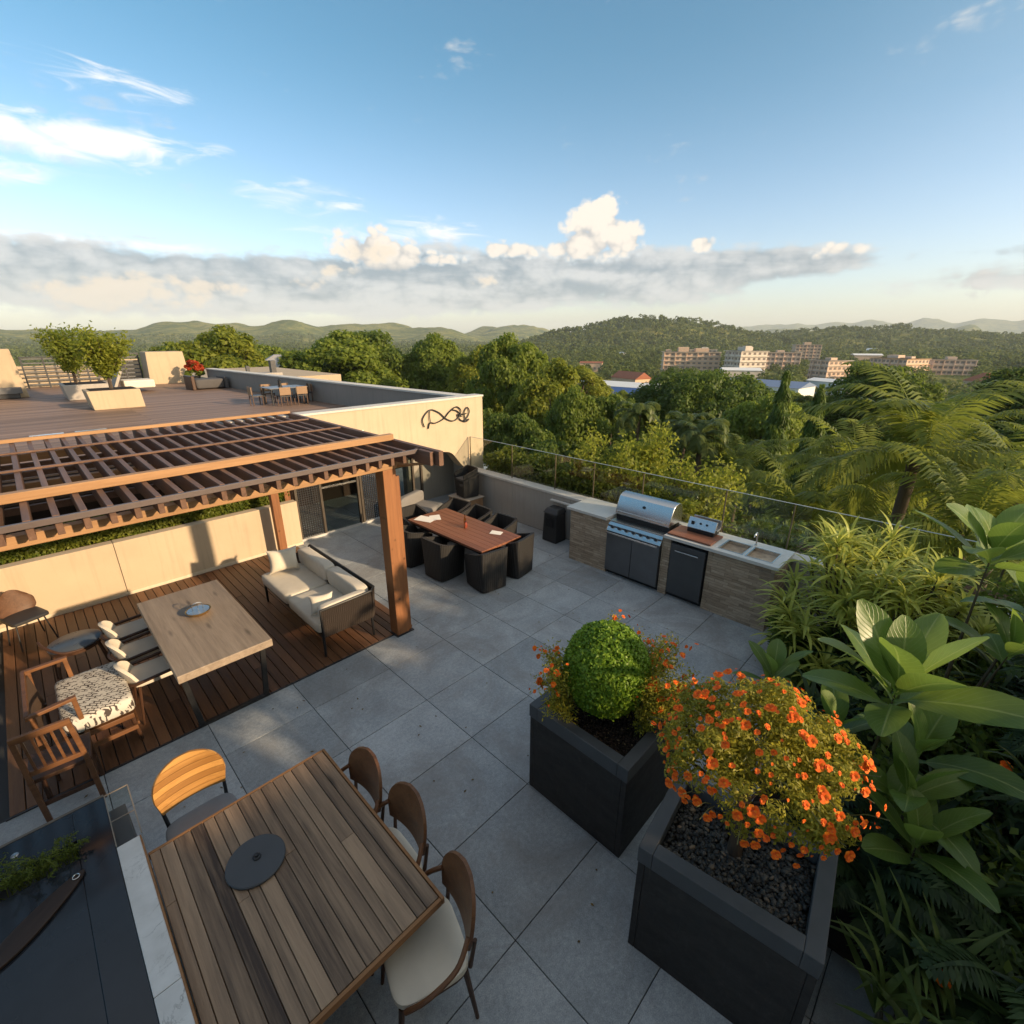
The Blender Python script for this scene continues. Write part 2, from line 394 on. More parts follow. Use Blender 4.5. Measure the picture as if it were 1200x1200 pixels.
while x < 2.94:
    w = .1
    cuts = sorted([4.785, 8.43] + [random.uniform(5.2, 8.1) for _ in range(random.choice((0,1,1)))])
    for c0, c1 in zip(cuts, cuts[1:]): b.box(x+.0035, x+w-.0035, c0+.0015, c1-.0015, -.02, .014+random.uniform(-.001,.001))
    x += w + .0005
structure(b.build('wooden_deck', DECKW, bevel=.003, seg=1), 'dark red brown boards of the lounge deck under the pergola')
structure(MB().box(-.85,2.965,4.765,4.781,-.02,.012).build('deck_edging', DARKM))

# rear cream wall with soil trough, hedge behind
w = thing('cream_planter_wall', 'low cream wall behind the deck with shadows on it and a clipped hedge along its top', 'wall', (0,8.48,0))
b = MB()
for x0, x1 in ((-2.6,.497),(.503,3.12)): b.box(x0,x1,0,.16,0,.83)
b.build('wall_panel', STUCCO, w, bevel=.006)
MB().box(-2.6,3.12,-.015,-.001,0,.05).build('skirting', m_stucco('skirting_cream',(.66,.56,.42)), w)
MB().box(-2.6,3.12,.16,.62,0,.76).build('soil', SOIL, w)
tag(MB().box(-1.5,-.875,6.9,8.46,0,.9).build('side_wall', STUCCO, bevel=.006), 'short cream side wall at the left end of the deck', 'wall')

# right parapet
w = thing('parapet_wall', 'low grey wall with pale coping behind the black wicker chairs and the stone kitchen', 'wall', (6.72,0,0))
b = MB()
for y0, y1 in ((-4.,-1.203),(-1.197,1.397),(1.403,3.297),(3.303,5.097),(5.103,6.597),(6.603,8.1)): b.box(0,.2,y0,y1,0,.80)
b.build('wall_panel', GREYW, w, bevel=.004)
MB().box(-.02,.23,-4.,8.1,.802,.85).build('coping', COPING, w, bevel=.008)
BRONZE = m_plain('bronze_post',(.20,.17,.11),.4,.7)
# frameless glass balustrade on top
w = thing('glass_balustrade', 'clear glass balustrade with slim posts on the grey wall above the kitchen', 'railing', (6.87,0,.85))
py = [8.05,6.75,5.6,4.72,3.75,2.42,1.53,.6,-.5,-1.7,-2.9]
for i in range(len(py)-1):
    MB().box(-.006,.006,py[i+1]+.03,py[i]-.03,.03,.68).build('glass_panel', GLASS, w)
for y in py: MB().box(-.009,.009,y-.009,y+.009,0,.68).build('post', BRONZE, w)
MB().box(-.006,.006,-2.9,8.05,.682,.689).build('top_rail', m_plain('glass_edge',(.42,.46,.44),.3), w)

# facade of the upper terrace
fx0, fx1, top, F = 2.1, 7.3, 2.36, 8.1
w = thing('facade_wall', 'cream wall with an arched opening and a wire ornament below the upper terrace', 'wall', (0,F,0))
lower = [(fx1,-3.0),(6.93,-3.0),(6.93,.82),(6.72,.86)]
for k in range(13):                                            # curved underside of the opening
    t = k/12; lower.append((6.62-.62*t, .98 + .34*math.sin(min(1,t*1.25)*math.pi/2) - .02*math.cos(t*9)))
lower += [(5.6,1.26),(5.2,1.36),(4.6,1.52),(4.0,1.66),(3.3,1.75),(fx0,1.75)]
poly = [(fx0,top),(fx1,top)] + lower
b = MB(); n = len(poly)
b.add([(x,0,z) for x,z in poly]+[(x,.26,z) for x,z in poly],
      [tuple(range(n-1,-1,-1)), tuple(range(n,2*n))]+[(i,(i+1)%n,n+(i+1)%n,n+i) for i in range(n)])
bm = bmesh.new(); o = b.build('wall_panel', STUCCO, w); bm.from_mesh(o.data); bmesh.ops.recalc_face_normals(bm, faces=bm.faces); bm.to_mesh(o.data); bm.free()
MB().box(fx0,fx1+.02,-.02,.28,top+.002,top+.04).build('coping', COPING, w, bevel=.006)
MB().lathe([(.001,-.03),(.02,-.02),(.02,.0)],10,(0,0,0)).xf(Matrix.Translation((4.35,-.001,1.98)) @ Matrix.Rotation(R(90),4,'X')).build('wall_light', WHITEP, w)
# wire ornament hung on the facade
def spl(pts, n=10, closed=False):
    P = [Vector(p) for p in pts]; out = []; m = len(P)
    for i in range(m if closed else m-1):
        p0, p1, p2, p3 = (P[(i-1)%m],P[i],P[(i+1)%m],P[(i+2)%m]) if closed else (P[max(i-1,0)],P[i],P[i+1],P[min(i+2,m-1)])
        for k in range(n):
            t = k/n; out.append(.5*((2*p1)+(-p0+p2)*t+(2*p0-5*p1+4*p2-p3)*t*t+(-p0+3*p1-3*p2+p3)*t**3))
    if not closed: out.append(P[-1])
    return out
orn = thing('wall_ornament', 'looping dark metal wire ornament on the cream wall', 'ornament', (6.28,F-.03,2.03))
b = MB(); ow = lambda P: [(x*.62, 0, z*.19) for x, z in P]
b.tube(spl(ow([(-.95,-.75),(-1.0,.1),(-.7,.95),(-.35,.6),(-.05,-.2),(.25,-.55),(.5,-.2),(.6,.5),(.4,.95),(.1,.5),(-.15,-.15),(-.5,-.5),(-.72,-.4),(-.8,-1.)]), 8), .013, 6)
b.tube(spl(ow([(.2,.7),(.45,.45),(.62,-.2),(.45,.1),(.55,-.5),(.8,-.85),(.95,-.6),(.72,-.7),(.9,-.3),(.98,.3),(.88,.75),(.74,.2),(.78,-.5)]), 8), .012, 6)
b.tube(spl(ow([(.55,.15),(.72,.02),(.85,.1)]), 6), .011, 6); b.tube(spl(ow([(-.7,.95),(-.72,.3),(-.7,-.3)]), 6), .01, 6)
b.build('wire', BLACKM, orn, smooth=True)

# recess behind the opening: glazed doors, courtyard, return wall
structure(MB().box(6.72,7.25,8.11,9.95,-.3,-.004).build('recess_floor', TILE))
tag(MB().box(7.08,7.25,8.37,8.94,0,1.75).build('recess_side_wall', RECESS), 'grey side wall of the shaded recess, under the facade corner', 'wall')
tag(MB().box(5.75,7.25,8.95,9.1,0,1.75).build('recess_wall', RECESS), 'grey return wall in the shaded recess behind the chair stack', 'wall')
d = thing('sliding_glass_door', 'wide sliding glass doors with dark lattice screens behind the cream sofa', 'door', (0,8.6,0))
b = MB(); b.box(3.14,6.2,-.03,.05,0,.045); b.build('track', m_plain('pale_track',(.55,.54,.52),.5,.3), d)
b = MB()
for x in (3.16,3.62,4.38,4.44,4.92,5.68,5.9): b.box(x-.022,x+.022,-.03,.03,.046,1.72)
b.box(3.14,5.92,-.03,.03,1.72,1.78)
b.build('door_frame', m_plain('bronze_frame',(.085,.07,.055),.45,.5), d)
for x0, x1 in ((3.645,4.355),(4.945,5.655)): MB().box(x0,x1,-.006,.006,.05,1.71).build('glass_panel', DGLASS, d)
def lattice(x0, x1):
    b = MB(); z = .08
    while z < 1.68: b.box(x0,x1,-.008,.008,z,z+.013); z += .042
    x = x0+.02
    while x < x1: b.box(x,x+.012,-.011,.011,.06,1.7); x += .042
    return b
for x0, x1 in ((3.185,3.595),(4.465,4.895)): lattice(x0,x1).build('lattice_screen', DARKM, d)
MB().box(3.645,4.355,-.02,-.007,.92,.95).build('door_rail', STEEL, d)
structure(MB().box(-6.2,9.5,9.96,11.9,-.3,-.004).build('courtyard_path', TILE))
structure(MB().box(-6.2,3.1,9.12,10.4,0,.52).build('lawn_bed', SOIL))

# ------------------------------------------------------------------ pergola
p = thing('pergola', 'open timber pergola of close set rafters over the lounge deck', 'pergola', (0,0,0))
MB().box(-2.2,3.06,4.70,4.80,2.185,2.275).build('beam', BEAMX, p, bevel=.006)
MB().box(-2.2,3.06,8.16,8.27,2.185,2.275).build('beam', BEAMX, p, bevel=.006)
MB().box(-2.2,3.06,6.45,6.53,2.2,2.275).build('beam', BEAMX, p, bevel=.006)
x = -2.1
while x < 3.0:
    MB().box(x-.021,x+.021,4.50+random.uniform(-.004,.004),8.38,2.278,2.425).build('rafter', RAFT, p, bevel=.004); x += .151
MB().box(3.07,3.13,4.12,8.38,2.278,2.44).build('rafter', RAFT, p, bevel=.004)
MB().box(3.01,3.062,4.2,4.5,2.278,2.43).build('rafter_end', RAFT, p, bevel=.004)
for yy in (5.55,6.0,7.05,7.55): MB().box(-2.2,3.05,yy-.022,yy+.022,2.215,2.276).build('batten', RAFT, p, bevel=.004)
for yy in (6.3,7.3): MB().box(-2.2,3.05,yy-.02,yy+.02,2.427,2.447).build('top_batten', RAFT, p, bevel=.003)
MB().box(-2.2,3.068,4.425,4.458,2.385,2.43).build('front_trim', m_plain('violet_trim',(.10,.075,.07),.5), p, bevel=.003)
MB().box(-2.2,3.10,5.04,5.12,2.432,2.505).build('purlin', BEAMX, p, bevel=.006)
MB().box(-2.2,3.10,8.08,8.14,2.432,2.475).build('purlin', BEAMX, p, bevel=.006)
def post(x, y, w, h, side=True):
    b = MB(); b.box(x-w/2,x+w/2,y-w/2,y+w/2,.0,h); PO = b.build('post', POSTW, p, bevel=.008)
    if side: MB().box(x+w/2+.001,x+w/2+.05,y-w/2+.02,y+w/2-.03,.0,h-.1).build('post_batten', POSTW, PO, bevel=.005)
    MB().box(x-w/2-.02,x+w/2+.06 if side else x+w/2+.02,y-w/2-.02,y+w/2+.02,.001,.016).build('post_foot', DARKM, PO)
post(2.80,4.79,.17,2.184); post(2.66,8.2,.125,2.184,False); post(-1.75,4.79,.17,2.184); post(-1.75,8.2,.125,2.184,False)
MB().box(3.0,3.11,8.68,8.79,.762,2.184).build('post', POSTW, p, bevel=.006)
MB().bar((2.9,4.74,2.2),(3.1,4.3,2.285),.03,.03).build('brace', BEAMX, p, bevel=.003)
b = MB(); b.lathe([(.04,0),(.045,.03),(.02,.05)],10,(2.35,5.22,2.43)); b.build('lamp_cap', m_plain('lamp_cap',(.6,.45,.3),.5), p, smooth=True)
# ------------------------------------------------------------------ furniture on the lounge deck
t = thing('oak_table', 'long bleached oak table on black sled legs on the wooden deck', 'table', (.83,5.5,.014))
MB().box(-.41,.41,-.9,.9,.655,.735).build('tabletop', OAKTOP, t, bevel=.006)
for y in (-.72,.72):
    b = MB(); b.bar((-.36,y,.655),(-.3,y,0.012),.05,.03,(0,1,0)); b.bar((.36,y,.655),(.3,y,0.012),.05,.03,(0,1,0)); b.box(-.33,.33,y-.02,y+.02,.0,.024)
    b.build('sled_leg', BLACKM, t, bevel=.003)
t = thing('serving_bowl', 'round brass bowl holding a mirrored insert and a wire handle on the oak table', 'bowl', (.86,5.66,.751))
MB().lathe([(.07,0),(.10,.012),(.125,.045),(.118,.046),(.09,.02),(.001,.018)],28).build('bowl_shell', GOLDP, t, smooth=True)
MB().lathe([(.001,.03),(.108,.04),(.108,.044),(.001,.045)],28).build('insert', SILVER, t, smooth=True)
b = MB(); b.tube(spl([(-.05,0,.045),(-.045,0,.11),(0,0,.13),(.045,0,.11),(.05,0,.045)],6),.004,6); b.tube(spl([(.0,-.03,.045),(.0,-.03,.10),(.03,-.03,.11),(.06,-.03,.07)],6),.003,6)
b.build('wire_handle', STEEL, t, smooth=True)

def cream_chair(y, label):
    t = thing('cream_chair', label, 'chair', (.14,y,.014), 0, 'cream chairs along the oak table'); t.scale = (.88,.88,.92)
    MB().cushion((.22,0,.46),(.42,.40,.07)).build('seat', CREAM2, t, smooth=True)
    def back(u, v):
        s = 2*u-1; return (-.05+.10*s*s-.05*v, .215*s*(1-.12*v), .47+.20*v*(1-.45*abs(s)**3))
    MB().grid(back, 18, 8, -.035).build('backrest', CREAM2, t, smooth=60)
    b = MB(); pts = [(.36,-.23,.52)]+[(-.10+.11*s*s, .235*s, .50) for s in [(-1+.2*k) for k in range(11)]]+[(.36,.23,.52)]
    b.tube(pts, .018, 8); b.build('arm_rail', LEGW, t, smooth=True)
    for sx, sy in ((.05,-1),(.05,1),(.38,-1),(.38,1)):
        MB().tube([(sx,.19*sy,.44),(sx+(.06 if sx > .2 else -.06),.23*sy,0)],[.018,.011],8).build('leg', LEGW, t, smooth=True)
for y, lb in ((5.40,'cream padded chair at the oak table, nearest the patio slabs'),(5.92,'cream padded chair at the oak table, middle one of the row'),(6.42,'cream padded chair at the oak table, nearest the cream wall')): cream_chair(y, lb)

# sofa
t = thing('sofa', 'cream two seat sofa with brown rope sides on the deck by the pergola post', 'sofa', (2.2,5.86,.014))
b = MB(); b.box(-.34,.33,-.93,.93,.27,.31)
b.build('base_frame', BLACKM, t, bevel=.006)
for x, y in ((-.32,-.91),(-.32,.91),(.31,-.91),(.31,.91)): MB().tube([(x,y,.27),(x*1.02,y,0)],[.018,.014],8).build('leg', BLACKM, t, smooth=True)
for y in (-.46,.46): MB().cushion((-.07,y,.385),(.60,.905,.15),.3,.16).build('seat_cushion', CREAM, t, smooth=True)
for y in (-.44,.46): MB().cushion((.26,y,.565),(.16,.90 if y > 0 else .86,.25),.35,.16).build('back_cushion', CREAM, t, smooth=True)
b = MB()
path = [(-.34,-.965),(.30,-.965),(.36,-.90),(.36,.90),(.30,.965),(-.05,.965)]
for (x0,y0),(x1,y1) in zip(path, path[1:]):
    n = max(2, int(math.hypot(x1-x0,y1-y0)/.012))
    for k in range(n):
        q = (k+.5)/n; x, y = x0+(x1-x0)*q, y0+(y1-y0)*q
        h = .66 if y < .9 else .55
        b.bar((x,y,.29),(x+(.02 if x > .3 else 0),y+(.02 if y > .9 else -.02 if y < -.9 else 0),h),.0085,.0085)
b.build('rope_side', ROPE, t)
b = MB(); b.tube([(-.345,-.985,.30),(-.345,-.985,.66),(.30,-.985,.665),(.38,-.91,.665),(.38,.91,.665),(.31,.985,.56),(-.06,.985,.56),(-.06,.985,.30)],.016,8); b.build('top_rail', BLACKM, t, smooth=True)
MB().cushion((-.03,-.915,.60),(.60,.11,.17),.4,.2).build('arm_cushion', CREAM, t, smooth=True)
o = thing('throw_pillow', 'square cream throw pillow leaning at the wall end of the sofa', 'pillow', (2.12,6.60,.65), R(-15))
def pil(u, v, s):
    x, z = (u-.5)*.40, (v-.5)*.34; e = 1-.16*(1-(2*u-1)**2)*((2*v-1)**2)-.0; e2 = 1-.14*(1-(2*v-1)**2)*((2*u-1)**2)
    return (x*e2, s*.075*((1-(2*u-1)**4)*(1-(2*v-1)**4))**.6, z*e)
b = MB(); b.grid(lambda u,v: pil(u,v,1), 20, 20); b.grid(lambda u,v: pil(1-u,v,-1), 20, 20)
b.build('pillow_cover', CREAM, o, smooth=80); o.rotation_euler.x = R(-18)
o = thing('throw_pillow', 'small cream pillow tipped against the near arm of the sofa', 'pillow', (2.0,5.16,.60), R(-20))
b = MB(); b.grid(lambda u,v: tuple(.7*c for c in pil(u,v,1)), 20, 20); b.grid(lambda u,v: tuple(.7*c for c in pil(1-u,v,-1)), 20, 20)
b.build('pillow_cover', CREAM, o, smooth=80); o.rotation_euler.x = R(-35)

# armchair with printed cushion
t = thing('wooden_armchair', 'open wooden armchair with a thick printed seat cushion at the left of the deck', 'armchair', (-.30,5.36,.014), R(0))
MB().cushion((.16,-.0,.42),(.50,.80,.17),.28,.16).build('seat_cushion', PATT, t, smooth=True)
b = MB(); b.box(-.12,.38,-.38,.38,.27,.32); b.build('seat_frame', ARMW, t, bevel=.006)
b = MB(); b.box(.384,.40,-.36,.36,.17,.2); b.box(-.10,.38,-.41,-.385,.16,.2); b.build('stretcher', ARMW, t, bevel=.003)
for x, y in ((.36,-.36),(.36,.36),(-.2,-.40),(-.2,.40)):
    MB().tube([(x,y,.30),(x+.02*(1 if x>0 else -1),y,0)],[.02,.015],8).build('leg', LEGW, t, smooth=True)
for y in (-.40,.40):
    b = MB(); b.bar((-.24,y,.28),(-.22,y,.67),.04,.03); b.bar((-.26,y,.685),(.06,y*.95,.70),.045,.03); b.bar((.04,y*.95,.69),(.05,y*.95,.3),.035,.03)
    b.build('armrest', ARMW, t, bevel=.005)
b = MB(); b.bar((-.25,-.40,.68),(-.25,.40,.68),.03,.05); 
b.build('back_rail', ARMW, t, bevel=.005)
MB().grid(lambda u,v: (-.225-.03*math.sin(u*math.pi)+.04*(1-v), -.38+.76*u, .33+.33*v),14,6,.02).build('backrest', m_fabric('brown_web',(.10,.065,.045)), t, smooth=True)
# slat back chair
t = thing('slat_back_chair', 'dark wooden chair with a tall slatted back at the near left corner of the deck', 'chair', (-.43,4.60,.0), R(-4))
yb = -.16; lean = .10
for s in (-1,1):
    b = MB(); b.bar((.165*s,yb+.06,.0),(.165*s,yb,.48),.035,.03,(0,1,0)); b.bar((.165*s,yb,.4795),(.15*s,yb-lean,.93),.032,.03,(0,1,0)); b.build('back_post', ARMW, t, bevel=.004)
MB().bar((-.165,yb-lean,.92),(.165,yb-lean,.92),.03,.05).build('back_rail', ARMW, t, bevel=.004); MB().bar((-.16,yb-.015,.55),(.16,yb-.015,.55),.025,.04).build('back_rail', ARMW, t, bevel=.004)
for k in range(5): MB().bar((-.11+.055*k,yb-.015,.57),(-.105+.0525*k,yb-lean,.9),.016,.012,(0,1,0)).build('slat', ARMW, t)
MB().box(-.19,.19,-.15,.2,.43,.465).build('seat', LEGW, t, bevel=.008)
for s in (-1,1): MB().bar((.165*s,.17,.43),(.17*s,.19,0),.032,.032).build('front_leg', LEGW, t, bevel=.004)
b = MB(); b.bar((-.165,yb+.04,.2),(.165,yb+.04,.2),.02,.03); b.bar((.165,yb+.04,.24),(.168,.18,.24),.02,.03); b.bar((-.165,yb+.04,.24),(-.168,.18,.24),.02,.03); b.build('stretcher', LEGW, t)
# round stool with rail
t = thing('round_stool', 'low stool with an oval top of reflected sky blue and a curved side rail on the deck', 'stool', (-.17,6.62,.014), R(8))
MB().lathe([(.001,.40),(.215,.40),(.235,.41),(.235,.425),(.222,.433),(.001,.433)],36,(0,0,0),1.0,.95).build('seat', BLUEGREY, t, smooth=True)
MB().lathe([(.20,.36),(.228,.37),(.228,.399),(.2,.399)],36).build('seat_ring', LEGW, t, smooth=True)
for a in (25,150,205,330):
    c, s = math.cos(R(a)), math.sin(R(a)); MB().tube([(.19*c,.19*s,.38),(.23*c,.23*s,.2),(.25*c,.25*s,0)],[.02,.016,.011],8).build('leg', LEGW, t, smooth=True)
MB().tube(spl([(.02,-.235,.41),(-.15,-.2,.43),(-.25,-.06,.50),(-.27,.05,.53)],6),.014,8).build('side_rail', LEGW, t, smooth=True)
# shell chair by the wall
t = thing('shell_chair', 'brown shell chair on thin metal legs in the corner by the cream wall', 'chair', (-.55,7.86,.014), R(200)); t.scale = (.82,.82,.86)
def shell(u, v):
    a = (u-.5)*2.2; r = .22*(1-max(0,abs(v-.45)-.15)**2*2.2)
    return (r*math.sin(a)/math.sin(1.1)*1.05, -.17-.10*math.cos(a)+.05*v*-1+.08, .44+.34*v-.1*v*abs(2*u-1)**2)
MB().grid(shell, 18, 8, .014).build('backrest', m_wood('umber_shell',(.05,.022,.012),(.13,.065,.035),'Y',1.5,.45), t, smooth=True)
MB().cushion((0,.02,.42),(.44,.42,.055)).build('seat', m_plain('charcoal_seat',(.03,.03,.032),.5), t, smooth=True)
for x, y in ((-1,-1),(1,-1),(-1,1),(1,1)): MB().tube([(.16*x,.14*y,.40),(.21*x,.19*y,0)],.010,8).build('leg', DARKM, t, smooth=True)

# ------------------------------------------------------------------ near dining table with its chairs, and the bar beside it
t = thing('plank_table', 'weathered plank dining table with an orange brown edge in the foreground', 'table', (.435,2.2,0))
b = MB(); n = 15; ws = [random.uniform(.7,1.35) for _ in range(n)]; ws = [q*1.05/sum(ws) for q in ws]; x0 = -.525-ws[0]; ws = [ws[0]]+ws
for k in range(1, n+1):
    x0 += ws[k-1]; w = ws[k]; cuts = [-.70,.69]
    if k % 4 == 1: cuts = [-.70,random.uniform(-.3,.35),.69]
    for c0, c1 in zip(cuts, cuts[1:]): b.box(x0+.002,x0+w-.002,c0+.001,c1-.001,.715,.75+random.uniform(-.0008,.0008))
b.build('tabletop', TEAK, t, bevel=.002, seg=1)
b = MB(); b.box(-.528,.528,-.722,-.702,.702,.748); b.box(-.528,.528,.692,.712,.702,.748); b.box(-.548,-.53,-.722,.712,.702,.747); b.box(.53,.548,-.722,.712,.702,.747); b.box(-.525,.525,-.70,.69,.69,.712)
b.build('edge_band', EDGEW, t, bevel=.003)
for sx in (-1,1):
    for sy in (-1,1): MB().bar((.42*sx,.56*sy,.69),(.46*sx,.62*sy,0),.07,.05).build('leg', LEGW, t, bevel=.005)
t = thing('slate_disc', 'round dark slate centrepiece lying on the plank table', 'centrepiece', (.335,2.40,.752))
MB().lathe([(.001,0),(.15,0),(.157,.006),(.157,.013),(.152,.018),(.001,.018)],48).build('disc', DISC, t, smooth=True)
MB().lathe([(.022,.018),(.022,.026),(.012,.03),(.012,.04),(.001,.042)],16,(.01,.01,0)).build('knob', BLACKM, t, smooth=True)

def dining_chair(name, label, loc, rz, mat, group=None, seatmat=CREAM, slats=False, arms=True, legmat=LEGW):
    t = thing(name, label, 'chair', loc, rz, group)             # faces local +Y
    MB().cushion((0,.0,.475),(.43,.42,.06),.3,.42).build('seat', seatmat, t, smooth=True)
    MB().cushion((0,.0,.440),(.42,.40,.035),.3,.4).build('seat_frame', legmat, t, smooth=True)
    def back(u, v):
        wv = .215*max(0.05,(1-max(0,(v-.35)/.65)**2.6))**.5 * (.9+.1*min(1,v*3)); x = (2*u-1)*wv
        return (x, -.235-.05*v+.9*x*x*1.1, .60+.32*v)
    if slats:
        nb = 7
        b = MB()
        for k in range(nb): b.grid(lambda u, v: back(u, (k+.03+.94*v)/nb), 16, 3, .018)
        b.build('backrest', mat, t, smooth=60)
    else: MB().grid(back, 22, 16, .02).build('backrest', mat, t, smooth=60)
    for s in (-1,1):
        MB().tube([(.175*s,-.2,.44),(.19*s,-.228,.66)],[.013,.011],8).build('back_post', legmat, t, smooth=True)
        for y, k in ((.17,.05),(-.17,-.05)): MB().tube([(.175*s,y,.44),(.2*s,y+k,0)],[.017,.011],8).build('leg', legmat, t, smooth=True)
    if arms:
        for s in (-1,1): MB().tube(spl([(.195*s,-.19,.72),(.255*s,-.1,.64),(.26*s,.05,.56),(.215*s,.16,.47)],6),.014,8).build('arm_rail', mat, t, smooth=True)
        b = MB(); b.bar((-.18,-.19,.25),(.18,-.19,.25),.014,.02); b.build('stretcher', legmat, t)
    return t
dining_chair('dining_chair','honey slatted chair with a sunlit back at the far end of the plank table',(.215,3.10,0),R(180),CHAIRO,None,m_plain('grey_seat',(.16,.17,.18),.6),True,False,DARKM)
c = dining_chair('dining_chair','walnut chair with cream seat at the plank table, nearest the wooden deck',(.86,2.47,0),R(90),CHAIRW,'walnut chairs beside the plank table')
dup(c,(.90,2.03,0),R(88),'walnut chair with cream seat at the plank table, between the two other walnut chairs')
dup(c,(.84,1.50,0),R(72),'walnut chair at the near corner of the plank table showing its whole cream seat')

# bar with smoked glass top
t = thing('bar_counter', 'dark glass topped bar with a veined marble edge at the lower left', 'bar', (0,0,0))
b = MB(); b.box(-2.2,-.72,.3,3.5,.775,.80); b.box(-.37,-.215,.3,3.5,.775,.80); b.box(-.719,-.371,.3,3.10,.775,.80); b.box(-.719,-.371,3.25,3.5,.775,.80)
b.build('glass_top', BARTOP, t, bevel=.002)
MB().box(-2.2,-.215,3.501,3.52,.76,.802).build('edge_trim', m_plain('bronze_trim',(.16,.13,.10),.4,.5), t)
b = MB(); b.box(-.213,-.105,.3,2.05,.74,.803); b.box(-.213,-.105,2.053,3.02,.74,.803); b.build('marble_edge', MARBLE, t, bevel=.003)
MB().box(-.1045,-.0965,.3,3.02,.735,.80).build('edge_trim', EDGEW, t)
MB().box(-2.2,-.13,.35,3.46,0,.70).build('bar_body', m_plain('bar_body',(.05,.052,.055),.5), t)
b = MB(); b.box(-.212,-.206,3.03,3.50,.66,.80); b.box(-.206,-.09,3.494,3.50,.66,.80); b.box(-.096,-.09,3.03,3.494,.66,.80); b.build('glass_guard', GLASS, t)
b = MB(); b.box(-.214,-.209,3.03,3.502,.80,.804); b.box(-.208,-.088,3.496,3.502,.80,.804); b.box(-.094,-.088,3.03,3.495,.80,.804); b.box(-.208,-.095,3.24,3.245,.80,.804); b.build('guard_trim', m_plain('pale_trim',(.22,.18,.14),.4), t)
b = MB(); b.lathe([(.001,.8005),(.018,.8005),(.018,.806),(.008,.808),(.001,.808)],16,(-.63,3.38,0)); b.build('tap_button', STEEL, t, smooth=True)
t = thing('reflection_board', 'dark leaf shaped board added in place of a reflection in the glass bar', 'board', (-.56,2.84,.802), R(36))  # solid board stands in for a dark reflection in the bar top
pts = [(.25*math.cos(a)*1.0, .062*math.sin(a)*(1-.25*math.cos(a))) for a in [2*math.pi*k/40 for k in range(40)]]
MB().prism(pts,0,.016).build('board', m_wood('dark_board',(.012,.007,.005),(.05,.026,.015),'X',1,.35), t, bevel=.004)
MB().tube([(.205+.016*math.cos(a),.016*math.sin(a),.02) for a in [2*math.pi*k/14 for k in range(14)]],.003,6,True).build('ring', STEEL, t, smooth=True)

# ------------------------------------------------------------------ wicker dining set
t = thing('slatted_table', 'red brown slatted table amid the black wicker chairs', 'table', (4.70,5.78,0))
b = MB()
for k in range(8): b.box(-.42+k*.105+.0015,-.42+(k+1)*.105-.0015,-.95,.95,.60,.635)
b.build('tabletop', REDTOP, t, bevel=.003)
MB().box(-.40,.40,-.93,.93,.565,.598).build('apron', BLACKM, t)
for sx in (-1,1):
    for sy in (-1,1): MB().box(.36*sx-.03,.36*sx+.03,.88*sy-.03,.88*sy+.03,0,.565).build('leg', BLACKM, t, bevel=.004)
PADM = m_fabric('grey_seat_pad',(.10,.095,.09))
def tub_chair(label, loc, rz, group='black wicker chairs round the slatted table'):
    t = thing('wicker_chair', label, 'chair', loc, rz, group)   # faces local +Y
    b = MB(); pr = [(.22,.22),(.245,.10),(.25,-.10),(.235,-.215),(.19,-.25),(0,-.255),(-.19,-.25),(-.235,-.215),(-.25,-.10),(-.245,.10),(-.22,.22)]
    S = spl([(x,y,0) for x,y in pr], 4); n = len(S)-1
    def shell(u, v):
        i = min(n, int(round(u*n))); q = S[i]; s = abs(2*u-1); h = .655-.17*max(0,(s-.35)/.65)**1.3; fl = 1+.06*v
        return (q.x*fl*(.93+.07*v), q.y*fl, .015+(h-.015)*v)
    MB().grid(shell, n, 8, -.045).build('shell', WICK, t, smooth=50)
    b = MB(); b.box(-.19,.19,-.2,.23,.02,.33); b.build('base', WICK, t, bevel=.01)
    MB().cushion((0,.02,.355),(.38,.42,.06)).build('seat_cushion', PADM, t, smooth=True)
    return t
c = tub_chair('black wicker chair on the sofa side of the slatted table, nearest the glass doors',(4.16,6.42,0),R(-90))
dup(c,(4.22,5.66,0),R(-88),'black wicker chair in the middle of the sofa side of the slatted table')
dup(c,(4.44,4.93,0),R(-8),'black wicker chair at the near end of the slatted table, on the sofa side')
dup(c,(5.06,4.95,0),R(10),'black wicker chair at the near end of the slatted table, on the kitchen side')
dup(c,(5.34,5.60,0),R(92),'black wicker chair on the far side of the slatted table, opposite the bin')
dup(c,(5.36,6.25,0),R(88),'black wicker chair on the far side of the slatted table, in the middle')
dup(c,(5.34,6.82,0),R(95),'black wicker chair on the far side of the slatted table, beside the chair stack')
dup(c,(4.60,7.02,0),R(182),'black wicker chair at the far end of the slatted table, beside the pergola post')
t = thing('lounge_chair', 'low grey lounge seat beyond the slatted table by the doors', 'armchair', (5.35,7.85,0), R(20))
MB().cushion((0,0,.2),(.8,.6,.3),.3,.2).build('seat', m_fabric('grey_lounge',(.20,.19,.18)), t, smooth=True); MB().cushion((.0,.28,.40),(.8,.16,.34),.4,.2).build('backrest', bpy.data.materials['grey_lounge'], t, smooth=True)
def paper(name, label, x, y, rz, w, h):
    t = thing(name, label, 'paper', (x,y,.636), R(rz)); MB().grid(lambda u,v: ((u-.5)*w,(v-.5)*h,.003+.006*u*v),6,6,.002).build('sheet', PAPER, t, smooth=True)
paper('paper_menu','large pale paper folded over the door end of the slatted table',4.50,6.52,20,.22,.34); paper('paper_menu','pale paper lying askew across the folded paper',4.66,6.46,-30,.18,.24)
paper('paper_menu','single white card on the kitchen side of the slatted table',4.93,5.20,25,.13,.19)
